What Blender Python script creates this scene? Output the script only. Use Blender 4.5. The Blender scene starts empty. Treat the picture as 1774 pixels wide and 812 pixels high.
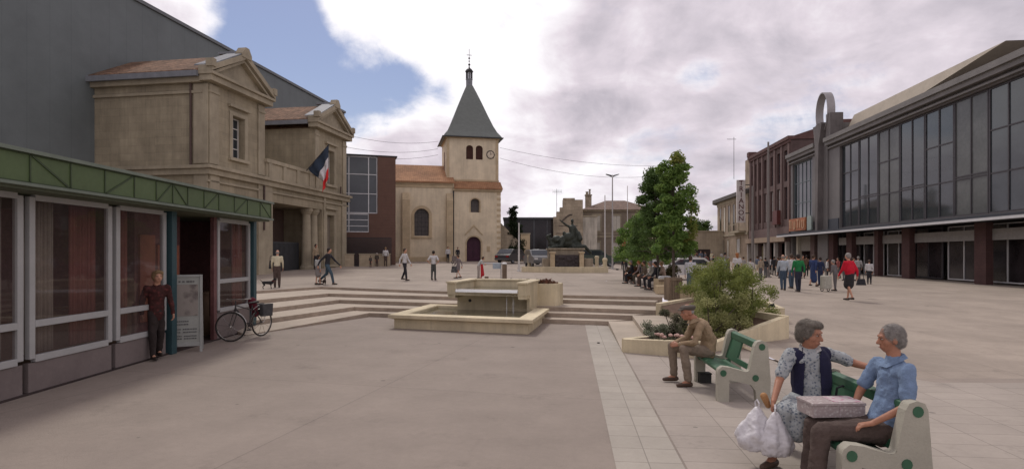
import bpy, bmesh, math, random
from mathutils import Vector, Matrix, Quaternion
import numpy as np
random.seed(7); np.random.seed(7)
R = math.radians
S = bpy.context.scene
COL = S.collection

# ------------------------------------------------------------------ camera
cam_d = bpy.data.cameras.new('camera'); cam = bpy.data.objects.new('camera', cam_d); COL.objects.link(cam)
cam.location = (0, 0, 2.0); cam.rotation_euler = (R(90), 0, 0)
cam_d.sensor_width = 36; cam_d.lens = 36*1000/1774; cam_d.shift_y = 34/1774
cam_d.clip_start = 0.1; cam_d.clip_end = 3000
S.camera = cam
S.view_settings.view_transform = 'Standard'; S.view_settings.look = 'None'
S.view_settings.exposure = 0.10; S.view_settings.gamma = 1.0; S.view_settings.use_curve_mapping = False

# ------------------------------------------------------------------ sky
SUN_EL, SUN_AZ = 52, -16           # azimuth clockwise from +Y (the view direction)
world = bpy.data.worlds.new('World'); S.world = world; world.use_nodes = True
def sky():
    nt = world.node_tree; N = nt.nodes; L = nt.links; N.clear()
    def val(x):
        return x
    def m(op, a, b=None, c=None, clamp=False):
        n = N.new('ShaderNodeMath'); n.operation = op; n.use_clamp = clamp
        for i, x in enumerate((a, b, c)):
            if x is None: continue
            if isinstance(x, (int, float)): n.inputs[i].default_value = x
            else: L.new(x, n.inputs[i])
        return n.outputs[0]
    tc = N.new('ShaderNodeTexCoord'); d = tc.outputs['Generated']
    sx = N.new('ShaderNodeSeparateXYZ'); L.new(d, sx.inputs[0]); x, y, z = sx.outputs
    zz = m('ADD', m('MAXIMUM', z, 0.0), 0.27)
    cb = N.new('ShaderNodeCombineXYZ'); L.new(m('DIVIDE', x, zz), cb.inputs[0]); L.new(m('DIVIDE', y, zz), cb.inputs[1])
    def noise(vec, scale, detail, rough, dist=0.0, off=(0,0,0)):
        mp = N.new('ShaderNodeMapping'); mp.inputs['Location'].default_value = off; L.new(vec, mp.inputs[0])
        n = N.new('ShaderNodeTexNoise'); n.inputs['Scale'].default_value = scale; n.inputs['Detail'].default_value = detail
        n.inputs['Roughness'].default_value = rough; n.inputs['Distortion'].default_value = dist; L.new(mp.outputs[0], n.inputs['Vector'])
        return n.outputs['Fac']
    def sstep(v, a, b):
        n = N.new('ShaderNodeMapRange'); n.interpolation_type = 'SMOOTHSTEP'; L.new(v, n.inputs['Value'])
        n.inputs['From Min'].default_value = a; n.inputs['From Max'].default_value = b; return n.outputs[0]
    def near(u, v, r0, r1):        # 1 towards a direction of the sky, 0 beyond r1 degrees
        dv = Vector(((u-887)/1000, 1, (440-v)/1000)).normalized()
        n = N.new('ShaderNodeVectorMath'); n.operation = 'DOT_PRODUCT'; L.new(d, n.inputs[0]); n.inputs[1].default_value = dv
        return sstep(n.outputs['Value'], math.cos(R(r1)), math.cos(R(r0)))
    big = noise(cb.outputs[0], 1.5, 9, 0.56, 0.4, (3.1, 1.7, 0))
    puff = noise(d, 6.0, 11, 0.62, 0.35, (0.4, 2.2, 1.0))
    wisp = noise(cb.outputs[0], 2.6, 10, 0.62, 0.9, (5.1, 0.3, 3))
    shade = noise(cb.outputs[0], 1.1, 7, 0.52, 0.3, (7.3, 4.4, 2))
    fine = noise(cb.outputs[0], 3.6, 8, 0.55, 0.4, (1.3, 9.4, 5))
    def total(items):
        acc = None
        for a in items:
            k = m('MULTIPLY', near(*a[:4]), a[4]); acc = k if acc is None else m('ADD', acc, k)
        return acc
    blue = total(((560,110,2,10,.75), (650,150,1.5,7,.65), (470,55,1.5,7,.45), (730,142,1,4,.45), (795,160,.5,3,.40), (430,170,2,7,.6), (620,200,1,5,.3), (500,20,1,4,.35),
              (930,155,.5,3.5,.55), (1020,350,1,5,.25), (1250,260,2,11,.5), (1400,200,1,7,.4), (1060,190,1,5,.2), (1130,240,1,5,.15), (1460,150,1,6,.2), (700,225,1,5,-.5),
              (650,25,1,7,-.9), (760,60,1,6,-.4), (300,60,1,4,-.10), (400,60,.5,2.4,-.30), (390,20,1,9,.55), (460,90,1,6,.45), (1210,130,.3,2.2,.3), (860,180,1,5,-.25), (920,60,2,14,-.2)))
    dens = m('ADD', m('ADD', m('MULTIPLY', big, .7), m('MULTIPLY', puff, 0.55)), m('MULTIPLY', wisp, .38))
    dens = m('SUBTRACT', dens, m('ADD', m('MULTIPLY', blue, 0.29), 0.035))
    cover = sstep(dens, 0.45, 0.70)
    sun = total(((770,-30,2,14,.60), (640,30,1,7,.30), (700,60,1,6,.18), (840,30,3,26,.14), (640,60,1,5,.25), (760,90,1,5,.25), (740,185,1,6,.14), (700,215,1,5,.12), (960,350,1,5,.12)))
    dark = total(((1480,60,6,34,.19), (880,75,.5,6,.26), (690,50,.2,2.6,.40), (1080,110,2,8,.10), (700,260,1,7,.03)))
    lum = m('ADD', m('MULTIPLY', m('SUBTRACT', shade, 0.5), 1.0), m('MULTIPLY', m('SUBTRACT', fine, 0.5), 0.75))
    lum = m('ADD', lum, m('MULTIPLY', m('SUBTRACT', puff, 0.5), 1.0))
    edge = m('SUBTRACT', 1.0, sstep(dens, 0.56, 0.80))
    lum = m('ADD', m('ADD', lum, m('MULTIPLY', edge, 0.20)), m('ADD', sun, 0.70))
    lum = m('SUBTRACT', lum, dark)
    cr = N.new('ShaderNodeValToRGB'); L.new(lum, cr.inputs[0])
    e = cr.color_ramp.elements; e[0].position = 0.0; e[0].color = (.235,.225,.27,1); e[1].position = 1.0; e[1].color = (1.0,.97,1.0,1)
    for p, c in ((.3,(.37,.345,.40,1)), (.52,(.54,.495,.55,1)), (.72,(.72,.65,.71,1))):
        el = e.new(p); el.color = c
    st = N.new('ShaderNodeTexSky'); st.sky_type = 'NISHITA'; st.sun_disc = False
    st.sun_elevation = R(SUN_EL); st.sun_rotation = R(SUN_AZ); st.air_density = 1.2; st.dust_density = 0.6
    tn = N.new('ShaderNodeVectorMath'); tn.operation = 'MULTIPLY'; L.new(st.outputs[0], tn.inputs[0]); tn.inputs[1].default_value = (1.06,.98,1.10)
    b1 = N.new('ShaderNodeBackground'); L.new(tn.outputs[0], b1.inputs[0]); b1.inputs[1].default_value = 0.068
    b2 = N.new('ShaderNodeBackground'); L.new(cr.outputs[0], b2.inputs[0]); b2.inputs[1].default_value = 1.0
    mx = N.new('ShaderNodeMixShader'); L.new(m('MINIMUM', cover, 1.0), mx.inputs[0]); L.new(b1.outputs[0], mx.inputs[1]); L.new(b2.outputs[0], mx.inputs[2])
    o = N.new('ShaderNodeOutputWorld'); L.new(mx.outputs[0], o.inputs[0])
sky()
sl = bpy.data.lights.new('sun', 'SUN'); sl.energy = 1.5; sl.angle = R(10); sl.color = (1, .95, .88)
so = bpy.data.objects.new('sun', sl); COL.objects.link(so)
_d = Vector((math.sin(R(SUN_AZ))*math.cos(R(SUN_EL)), math.cos(R(SUN_AZ))*math.cos(R(SUN_EL)), math.sin(R(SUN_EL))))
so.rotation_euler = _d.to_track_quat('Z', 'Y').to_euler()

# ------------------------------------------------------------------ materials
MATS = {}
def mat(name, col, rough=.85, var=.12, scale=4, bump=.0, bscale=None, metal=0, stain=.0, spots=0, brick=None, spec=.3, flat=False, trans=0, streak=0):
    """col = base colour; brick = (width, height, mortar_darkening[, offset]) laid on x+y / z, or on x / y when flat"""
    if name in MATS: return MATS[name]
    M = bpy.data.materials.new(name); M.use_nodes = True; nt = M.node_tree; N = nt.nodes; L = nt.links
    P = N['Principled BSDF']; P.inputs['Roughness'].default_value = rough; P.inputs['Metallic'].default_value = metal
    P.inputs['Specular IOR Level'].default_value = spec
    if trans: P.inputs['Transmission Weight'].default_value = trans
    tc = N.new('ShaderNodeTexCoord'); V = tc.outputs['Object']
    def nz(sc, det=6, ro=.6, vec=V):
        n = N.new('ShaderNodeTexNoise'); n.inputs['Scale'].default_value = sc; n.inputs['Detail'].default_value = det
        n.inputs['Roughness'].default_value = ro; L.new(vec, n.inputs['Vector']); return n.outputs['Fac']
    def rng(v, a, b, c, d_):
        n = N.new('ShaderNodeMapRange'); L.new(v, n.inputs['Value']); n.inputs['From Min'].default_value = a; n.inputs['From Max'].default_value = b
        n.inputs['To Min'].default_value = c; n.inputs['To Max'].default_value = d_; return n.outputs[0]
    def mul(a, b):
        n = N.new('ShaderNodeMath'); n.operation = 'MULTIPLY'
        for i, q in enumerate((a, b)):
            if isinstance(q, (int, float)): n.inputs[i].default_value = q
            else: L.new(q, n.inputs[i])
        return n.outputs[0]
    f = rng(nz(scale), .3, .7, 1-var, 1+var)
    f = mul(f, rng(nz(scale*9, 4, .7), .3, .7, 1-var*.6, 1+var*.6))
    if stain: f = mul(f, rng(nz(.35, 8, .65), .35, .62, 1-stain, 1+stain*.35))
    if streak:
        mp = N.new('ShaderNodeMapping'); mp.inputs['Scale'].default_value = (2.2, 2.2, .18); L.new(V, mp.inputs[0])
        f = mul(f, rng(nz(1.6, 6, .65, mp.outputs[0]), .42, .68, 1+streak*.3, 1-streak))
    hgt = None
    if spots:
        vo = N.new('ShaderNodeTexVoronoi'); vo.inputs['Scale'].default_value = spots; L.new(V, vo.inputs['Vector'])
        vd = N.new('ShaderNodeMath'); vd.operation = 'SUBTRACT'; L.new(vo.outputs['Distance'], vd.inputs[0]); vs_ = N.new('ShaderNodeSeparateColor'); L.new(vo.outputs['Color'], vs_.inputs[0])
        L.new(rng(vs_.outputs[0], .55, 1, 0, .09), vd.inputs[1]); f = mul(f, rng(vd.outputs[0], -.01, .015, .62, 1)); f = mul(f, rng(nz(.9, 9, .75), .30, .44, .78, 1))
    if brick:
        s = N.new('ShaderNodeSeparateXYZ'); L.new(V, s.inputs[0]); c = N.new('ShaderNodeCombineXYZ')
        if flat: L.new(s.outputs[0], c.inputs[0]); L.new(s.outputs[1], c.inputs[1])
        else:
            a = N.new('ShaderNodeMath'); a.operation = 'ADD'; L.new(s.outputs[0], a.inputs[0]); L.new(s.outputs[1], a.inputs[1])
            L.new(a.outputs[0], c.inputs[0]); L.new(s.outputs[2], c.inputs[1])
        b = N.new('ShaderNodeTexBrick'); L.new(c.outputs[0], b.inputs['Vector']); b.inputs['Scale'].default_value = 1
        b.inputs['Brick Width'].default_value = brick[0]; b.inputs['Row Height'].default_value = brick[1]
        b.offset = brick[3] if len(brick) > 3 else .5
        b.inputs['Mortar Size'].default_value = brick[4] if len(brick) > 4 else .012
        b.inputs['Mortar Smooth'].default_value = .3
        tint = brick[5] if len(brick) > 5 else .1
        b.inputs['Color1'].default_value = (1-tint,)*3+(1,); b.inputs['Color2'].default_value = (1+tint*.6,)*3+(1,); b.inputs['Mortar'].default_value = (brick[2],)*3+(1,)
        f = mul(f, b.outputs['Color']); hgt = b.outputs['Fac']
    mixn = N.new('ShaderNodeVectorMath'); mixn.operation = 'SCALE'; mixn.inputs[0].default_value = col[:3]; L.new(f, mixn.inputs['Scale'])
    L.new(mixn.outputs[0], P.inputs['Base Color'])
    if bump:
        bn = N.new('ShaderNodeBump'); bn.inputs['Strength'].default_value = bump; bn.inputs['Distance'].default_value = .02
        h = nz(bscale or scale*6, 5)
        if hgt is not None:
            sb = N.new('ShaderNodeMath'); sb.operation = 'SUBTRACT'; L.new(h, sb.inputs[0]); L.new(hgt, sb.inputs[1]); h = sb.outputs[0]
        L.new(h, bn.inputs['Height']); L.new(bn.outputs[0], P.inputs['Normal'])
    MATS[name] = M; return M
def fabric(col, name=None, pattern=None):
    nm = name or 'fabric_%d_%d_%d' % tuple(int(c*255) for c in col[:3])
    if nm in MATS: return MATS[nm]
    M = mat(nm, col, .95, .16, 9, .35, 60)
    if pattern:                                   # printed flowers: second colour in blotches
        nt = M.node_tree; N = nt.nodes; L = nt.links; P = N['Principled BSDF']; old = P.inputs['Base Color'].links[0].from_socket
        v = N.new('ShaderNodeTexVoronoi'); v.inputs['Scale'].default_value = pattern[1]; t = N.new('ShaderNodeTexCoord'); L.new(t.outputs['Object'], v.inputs['Vector'])
        n2 = N.new('ShaderNodeTexNoise'); n2.inputs['Scale'].default_value = pattern[1]*1.3; n2.inputs['Detail'].default_value = 4; L.new(t.outputs['Object'], n2.inputs['Vector'])
        a = N.new('ShaderNodeMath'); a.operation = 'ADD'; L.new(v.outputs['Distance'], a.inputs[0]); L.new(n2.outputs['Fac'], a.inputs[1])
        cr = N.new('ShaderNodeValToRGB'); L.new(a.outputs[0], cr.inputs[0]); cr.color_ramp.elements[0].position = .62; cr.color_ramp.elements[1].position = 1.02
        mx = N.new('ShaderNodeMix'); mx.data_type = 'RGBA'; L.new(cr.outputs[0], mx.inputs[0]); L.new(old, mx.inputs[6]); mx.inputs[7].default_value = tuple(pattern[0])+(1,)
        L.new(mx.outputs[2], P.inputs['Base Color'])
    return M
def leafmat(name, c1, c2, scale=2.5):
    if name in MATS: return MATS[name]
    M = mat(name, c1, .7, .25, 6, spec=.25)
    nt = M.node_tree; N = nt.nodes; L = nt.links; P = N['Principled BSDF']; old = P.inputs['Base Color'].links[0].from_socket
    t = N.new('ShaderNodeTexCoord'); n2 = N.new('ShaderNodeTexNoise'); n2.inputs['Scale'].default_value = scale; n2.inputs['Detail'].default_value = 8; n2.inputs['Roughness'].default_value = .7
    L.new(t.outputs['Object'], n2.inputs['Vector']); cr = N.new('ShaderNodeValToRGB'); L.new(n2.outputs['Fac'], cr.inputs[0])
    cr.color_ramp.elements[0].position = .40; cr.color_ramp.elements[1].position = .64
    mx = N.new('ShaderNodeMix'); mx.data_type = 'RGBA'; L.new(cr.outputs[0], mx.inputs[0]); L.new(old, mx.inputs[6]); mx.inputs[7].default_value = tuple(c2)+(1,)
    L.new(mx.outputs[2], P.inputs['Base Color'])
    tr = N.new('ShaderNodeBsdfTranslucent'); L.new(mx.outputs[2], tr.inputs[0]); ms = N.new('ShaderNodeMixShader'); ms.inputs[0].default_value = .42
    L.new(P.outputs[0], ms.inputs[1]); L.new(tr.outputs[0], ms.inputs[2]); L.new(ms.outputs[0], N['Material Output'].inputs[0])
    return M

SKIN = mat('skin', (.50,.27,.18), .55, .1, 12)
TANSKIN = mat('tanned_skin', (.36,.17,.105), .55, .14, 16)
GLASS = mat('window_glass', (.035,.042,.05), .06, .25, .8, spec=.6)
DARKGLASS = mat('shop_glass', (.03,.025,.027), .12, .4, .9, spec=.35)
ZINC = mat('zinc', (.20,.21,.225), .6, .15, 2)
IRON = mat('dark_iron', (.03,.03,.032), .55, .2, 8)

# ------------------------------------------------------------------ mesh builder
class MB:
    def __init__(s): s.v = []; s.f = []; s.m = []; s.cur = 0
    def add(s, vs, fs, m=None):
        o = len(s.v); s.v += [tuple(p) for p in vs]; s.f += [tuple(i+o for i in f) for f in fs]; s.m += [s.cur if m is None else m]*len(fs)
        return s
    def quad(s, *p, m=None): return s.add(p, [tuple(range(len(p)))], m)
    def box(s, x0, x1, y0, y1, z0, z1, m=None):
        return s.add([(x0,y0,z0),(x1,y0,z0),(x1,y1,z0),(x0,y1,z0),(x0,y0,z1),(x1,y0,z1),(x1,y1,z1),(x0,y1,z1)],
                     [(0,3,2,1),(4,5,6,7),(0,1,5,4),(1,2,6,5),(2,3,7,6),(3,0,4,7)], m)
    def prism(s, poly, a, b, ax='z', m=None, ms=None):
        n = len(poly)
        def P(p, t): return {'z': (p[0],p[1],t), 'y': (p[0],t,p[1]), 'x': (t,p[0],p[1])}[ax]
        vs = [P(p,a) for p in poly]+[P(p,b) for p in poly]
        s.add(vs, [tuple(range(n))[::-1], tuple(range(n,2*n))], m)
        s.add(vs, [(i,(i+1)%n,n+(i+1)%n,n+i) for i in range(n)], m if ms is None else ms)
        return s
    def hull(s, bot, top, m=None, ms=None):      # same-length loops of 3D points
        n = len(bot); vs = list(bot)+list(top)
        s.add(vs, [tuple(range(n))[::-1], tuple(range(n,2*n))], m)
        s.add(vs, [(i,(i+1)%n,n+(i+1)%n,n+i) for i in range(n)], m if ms is None else ms)
        return s
    def tube(s, pts, r, seg=8, cap=True, m=None):
        pts = [Vector(p) for p in pts]; n = len(pts)
        rs = r if isinstance(r, (list, tuple)) else [r]*n
        vs = []; up = None
        for i, p in enumerate(pts):
            t = (pts[min(i+1,n-1)]-pts[max(i-1,0)]).normalized()
            if up is None: up = t.orthogonal().normalized()
            up = (up-t*up.dot(t)); up = up.normalized() if up.length > 1e-6 else t.orthogonal().normalized()
            w = t.cross(up)
            for k in range(seg):
                a = 2*math.pi*k/seg; vs.append(p+(up*math.cos(a)+w*math.sin(a))*rs[i])
        fs = [(i*seg+k, i*seg+(k+1)%seg, (i+1)*seg+(k+1)%seg, (i+1)*seg+k) for i in range(n-1) for k in range(seg)]
        if cap: fs += [tuple(range(seg))[::-1], tuple((n-1)*seg+k for k in range(seg))]
        return s.add(vs, fs, m)
    def lathe(s, prof, c=(0,0,0), seg=16, m=None, a0=0, a1=2*math.pi, sx=1, sy=1):
        full = abs(a1-a0-2*math.pi) < 1e-6; ns = seg if full else seg+1; vs = []
        for (r, z) in prof:
            for k in range(ns):
                a = a0+(a1-a0)*k/seg; vs.append((c[0]+r*sx*math.cos(a), c[1]+r*sy*math.sin(a), c[2]+z))
        fs = [(i*ns+k, i*ns+(k+1)%ns, (i+1)*ns+(k+1)%ns, (i+1)*ns+k) for i in range(len(prof)-1) for k in range(seg)]
        if full: fs += [tuple(range(ns))[::-1], tuple((len(prof)-1)*ns+k for k in range(ns))]
        return s.add(vs, fs, m)
    def caps(s, p0, p1, r0, r1=None, seg=12, flat=None):   # tapered capsule; flat=(axis, factor) squashes the section
        p0 = Vector(p0); p1 = Vector(p1); r1 = r0 if r1 is None else r1
        t = p1-p0; L = t.length; t = t.normalized() if L > 1e-6 else Vector((0,0,1))
        if flat: fa = Vector(flat[0]); fa = (fa-t*fa.dot(t)).normalized(); up = fa; w = t.cross(up); ka, kb = flat[1], 1
        else: up = t.orthogonal().normalized(); w = t.cross(up); ka = kb = 1
        rings = []
        for j in range(1, 5): a = -math.pi/2+j*math.pi/8; rings.append((p0+t*r0*math.sin(a), r0*math.cos(a)))
        for j in range(0, 4): a = j*math.pi/8; rings.append((p1+t*r1*math.sin(a), r1*math.cos(a)))
        vs = [p0-t*r0]
        for c, r in rings:
            for k in range(seg):
                a = 2*math.pi*k/seg; vs.append(c+(up*math.cos(a)*ka+w*math.sin(a)*kb)*r)
        vs.append(p1+t*r1); n = len(rings)
        fs = [(0, 1+(k+1)%seg, 1+k) for k in range(seg)]
        fs += [(1+i*seg+k, 1+i*seg+(k+1)%seg, 1+(i+1)*seg+(k+1)%seg, 1+(i+1)*seg+k) for i in range(n-1) for k in range(seg)]
        e = len(vs)-1; fs += [(e, 1+(n-1)*seg+k, 1+(n-1)*seg+(k+1)%seg) for k in range(seg)]
        return s.add(vs, fs)
    def ell(s, c, r, rot=None, seg=14, m=None):
        c = Vector(c); q = rot or Matrix.Identity(3); vs = [c+q@Vector((0,0,-r[2]))]; n = 8
        for j in range(1, n):
            a = -math.pi/2+j*math.pi/n
            for k in range(seg):
                b = 2*math.pi*k/seg; vs.append(c+q@Vector((r[0]*math.cos(a)*math.cos(b), r[1]*math.cos(a)*math.sin(b), r[2]*math.sin(a))))
        vs.append(c+q@Vector((0,0,r[2])))
        fs = [(0, 1+(k+1)%seg, 1+k) for k in range(seg)]
        fs += [(1+i*seg+k, 1+i*seg+(k+1)%seg, 1+(i+1)*seg+(k+1)%seg, 1+(i+1)*seg+k) for i in range(n-2) for k in range(seg)]
        e = len(vs)-1; fs += [(e, 1+(n-2)*seg+k, 1+(n-2)*seg+(k+1)%seg) for k in range(seg)]
        return s.add(vs, fs, m)
    def ring(s, c, r, t, axis='y', seg=36, m=None, ts=6):   # torus round an axis
        c = Vector(c); vs = []
        for i in range(seg):
            a = 2*math.pi*i/seg
            for k in range(ts):
                b = 2*math.pi*k/ts; q = r+t*math.cos(b); h = t*math.sin(b)
                p = {'y': (q*math.cos(a), h, q*math.sin(a)), 'x': (h, q*math.cos(a), q*math.sin(a)), 'z': (q*math.cos(a), q*math.sin(a), h)}[axis]
                vs.append(c+Vector(p))
        fs = [(i*ts+k, i*ts+(k+1)%ts, ((i+1)%seg)*ts+(k+1)%ts, ((i+1)%seg)*ts+k) for i in range(seg) for k in range(ts)]
        return s.add(vs, fs, m)
    def mesh(s, name, mats, smooth=False, recalc=True):
        me = bpy.data.meshes.new(name); me.from_pydata(s.v, [], s.f)
        for q in (mats if isinstance(mats, (list, tuple)) else [mats]): me.materials.append(q)
        if any(s.m): me.polygons.foreach_set('material_index', s.m)
        if recalc:
            b = bmesh.new(); b.from_mesh(me); bmesh.ops.recalc_face_normals(b, faces=b.faces); b.to_mesh(me); b.free()
        if smooth: me.polygons.foreach_set('use_smooth', [True]*len(me.polygons))
        me.update(); return me
    def build(s, name, mats, parent=None, smooth=False, bevel=0, recalc=True):
        o = bpy.data.objects.new(name, s.mesh(name, mats, smooth, recalc)); COL.objects.link(o)
        if parent: o.parent = parent
        if bevel:
            b = o.modifiers.new('bevel', 'BEVEL'); b.width = bevel; b.segments = 2; b.limit_method = 'ANGLE'; b.angle_limit = R(35)
        return o
DG = None
def blob(mb, name, m, parent=None, voxel=.02, it=4):
    """one continuous skin grown round overlapping capsules"""
    o = bpy.data.objects.new('tmp', mb.mesh('tmp', m)); COL.objects.link(o)
    r = o.modifiers.new('r', 'REMESH'); r.mode = 'VOXEL'; r.voxel_size = voxel; r.use_smooth_shade = True
    if it: sm = o.modifiers.new('s', 'SMOOTH'); sm.factor = .5; sm.iterations = it
    dg = bpy.context.evaluated_depsgraph_get(); me = bpy.data.meshes.new_from_object(o.evaluated_get(dg)); me.name = name
    old = o.data; bpy.data.objects.remove(o); bpy.data.meshes.remove(old)
    if not me.materials: me.materials.append(m)
    me.polygons.foreach_set('use_smooth', [True]*len(me.polygons))
    ob = bpy.data.objects.new(name, me); COL.objects.link(ob)
    if parent: ob.parent = parent
    return ob
def tag(o, label=None, cat=None, group=None, kind=None):
    if label: o['label'] = label
    if cat: o['category'] = cat
    if group: o['group'] = group
    if kind: o['kind'] = kind
    return o
def thing(name, label, cat, loc=(0,0,0), rz=0, group=None):
    o = bpy.data.objects.new(name, None); o.empty_display_size = .3; COL.objects.link(o); o.location = loc; o.rotation_euler = (0,0,rz)
    return tag(o, label, cat, group)
def copy_tree(o, parent=None):
    c = o.copy(); COL.objects.link(c)
    if parent: c.parent = parent
    for ch in list(o.children): copy_tree(ch, c)
    return c
def text_mesh(name, txt, size, m, parent, loc, rot, ext=.02):
    cu = bpy.data.curves.new('t', 'FONT'); cu.body = txt; cu.size = size; cu.extrude = ext; cu.align_x = 'CENTER'; cu.align_y = 'CENTER'
    t = bpy.data.objects.new('t', cu); COL.objects.link(t); dg = bpy.context.evaluated_depsgraph_get()
    me = bpy.data.meshes.new_from_object(t.evaluated_get(dg)); bpy.data.objects.remove(t)
    me.materials.clear(); me.materials.append(m); o = bpy.data.objects.new(name, me); COL.objects.link(o); o.parent = parent
    o.location = loc; o.rotation_euler = rot; return o

def wall_holes(mb, x0, x1, z0, z1, y, t, holes):
    """front face at y with rectangular holes and their reveals t deep"""
    xs = sorted({x0, x1, *[h[0] for h in holes], *[h[1] for h in holes]}); zs = sorted({z0, z1, *[h[2] for h in holes], *[h[3] for h in holes]})
    for a, b in zip(xs, xs[1:]):
        for c, d in zip(zs, zs[1:]):
            mx, mz = (a+b)/2, (c+d)/2
            if any(h[0] < mx < h[1] and h[2] < mz < h[3] for h in holes): continue
            mb.quad((a,y,c),(b,y,c),(b,y,d),(a,y,d))
    for a, b, c, d in holes:
        mb.quad((a,y,c),(a,y,d),(a,y+t,d),(a,y+t,c)); mb.quad((b,y,c),(b,y,d),(b,y+t,d),(b,y+t,c))
        mb.quad((a,y,c),(b,y,c),(b,y+t,c),(a,y+t,c)); mb.quad((a,y,d),(b,y,d),(b,y+t,d),(a,y+t,d))
    mb.quad((x0,y,z0),(x0,y,z1),(x0,y+t,z1),(x0,y+t,z0)); mb.quad((x1,y,z0),(x1,y,z1),(x1,y+t,z1),(x1,y+t,z0))
    mb.quad((x0,y,z1),(x1,y,z1),(x1,y+t,z1),(x0,y+t,z1))
def window(parent, x0, x1, z0, z1, y, fm, nx=2, nz=3, pm=None, fw=.06, xs=None, zs=None, name='window', sub='pane'):
    f = MB(); d = .07
    f.box(x0,x0+fw,y-d,y,z0,z1); f.box(x1-fw,x1,y-d,y,z0,z1); f.box(x0+fw,x1-fw,y-d,y,z0,z0+fw); f.box(x0+fw,x1-fw,y-d,y,z1-fw,z1)
    xs = xs or [x0+(x1-x0)*i/nx for i in range(1, nx)]; zs = zs or [z0+(z1-z0)*i/nz for i in range(1, nz)]
    for q in xs: f.box(q-fw/2,q+fw/2,y-d+.004,y-.004,z0+fw,z1-fw)
    for q in zs: f.box(x0+fw,x1-fw,y-d+.008,y-.008,q-fw/2.4,q+fw/2.4)
    w = f.build(name, fm, parent); p = MB(); p.quad((x0+.01,y-.02,z0+.01),(x1-.01,y-.02,z0+.01),(x1-.01,y-.02,z1-.01),(x0+.01,y-.02,z1-.01))
    p.build(sub, pm or GLASS, w); return w
def arch_plate(mb, x0, x1, z0, z1, ztop, y, t, xo0, xo1):
    """wall piece from z0(spring) to ztop around a round arch between x0,x1 (outer limits xo0..xo1)"""
    cx = (x0+x1)/2; rx = (x1-x0)/2; n = 14; arc = [(cx-rx*math.cos(math.pi*i/n), z0+(z1-z0)*math.sin(math.pi*i/n)) for i in range(n+1)]
    for a, b in zip(arc, arc[1:]):
        mb.quad((a[0],y,a[1]),(b[0],y,b[1]),(b[0],y,ztop),(a[0],y,ztop)); mb.quad((a[0],y,a[1]),(b[0],y,b[1]),(b[0],y+t,b[1]),(a[0],y+t,a[1]))
    if xo0 < x0: mb.quad((xo0,y,z0),(x0,y,z0),(x0,y,ztop),(xo0,y,ztop))
    if xo1 > x1: mb.quad((x1,y,z0),(xo1,y,z0),(xo1,y,ztop),(x1,y,ztop))
def interp(x, xs, ys): return float(np.interp(x, xs, ys))
def sst(t): t = max(0, min(1, t)); return t*t*(3-2*t)

# ------------------------------------------------------------------ the lie of the land
def znose(x):    # y of the top step's nosing
    return interp(x, [-40,-13.5,-9.56,-8.2,-4.15,1.53,4.9], [15.4,15.4,22.2,24.8,22.5,19.8,18.8])
def gz(x, y):
    if x < 4.9 and y < znose(x)+.01: return 0.0
    zu = interp(y, [9,12.9,18.8,30,48,65], [-.01,.1,.60,.60,1.0,1.2]) if x >= 4.9 else interp(y, [0,30,48,65], [.60,.60,1.0,1.2])
    zr = interp(y, [9,13,20,45,70,95], [-.01,.1,.3,.42,.8,1.2])
    w = sst((x-(5.2+.03*y))/(2.5+.06*y)); return zu*(1-w)+zr*w
def place(u, v):   # point of the ground seen towards a direction
    y = 8.0; prev = None
    k = (u-887)/1000
    while y < 120:
        vv = 440+(2-gz(k*y, y))/y*1000
        if vv <= v: break
        y += .05
    return k*y, y, gz(k*y, y)
# ------------------------------------------------------------------ ground
PAVE = mat('pinkish_paving', (.272,.228,.192), .85, .08, 1.2, .35, 45, stain=.06, spots=1.7, brick=(4.0,4.0,.80,0,.011,.035), flat=True)
PAVE2 = mat('upper_paving', (.335,.282,.232), .85, .09, 1.0, .25, 30, stain=.16, spots=1.3, brick=(1.4,1.4,.86,0,.018,.05), flat=True)
TILE = mat('paving_tiles', (.35,.305,.262), .8, .07, 1.6, .25, 30, stain=.10, spots=2.3, brick=(.665,.40,.62,0,.006,.05), flat=True)
TILE2 = mat('small_paving_tiles', (.37,.335,.285), .8, .07, 1.6, .25, 30, stain=.10, brick=(.325,.40,.62,0,.006,.05), flat=True)
TREAD = mat('step_tread_concrete', (.41,.35,.28), .85, .08, 2, .2, 40, stain=.15)
RISER = mat('step_riser_aggregate', (.37,.30,.235), .9, .16, 3, .5, 60, stain=.2)
CREAM = mat('cream_concrete', (.62,.535,.365), .8, .06, 2.5, .3, 30, stain=.20, streak=.14, brick=(1.15,6,.86,0,.006,.03))
AP = R(-14); g = MB(); g.quad(*[tuple(Matrix.Rotation(-AP,3,'Z')@Vector(p)) for p in ((-60,-25,0),(60,-25,0),(60,9.3,0),(4.95,9.3,0),(4.95,18.2,0),(-8,26,0),(-60,26,0))])
lp = tag(g.build('lower_plaza', PAVE, recalc=False), kind='structure'); lp.rotation_euler = (0,0,AP)
A_ = R(-5.7)
def strip(name, m, x0, pts):
    o = MB().quad(*[(p[0],p[1],0) for p in pts]).build(name, m, recalc=False); o.location = (x0, 0, .004); o.rotation_euler = (0,0,A_); tag(o, kind='structure')
strip('border_tiles', TILE2, .43, [(0.006,-4),(.65,-4),(.65,16.2),(.006,16.5)])
strip('bench_paving', TILE, 1.08, [(0.004,-4),(14,-4),(14,10.2),(4.6,9.5),(3.2,11.2),(.03,11.75)])
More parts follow.
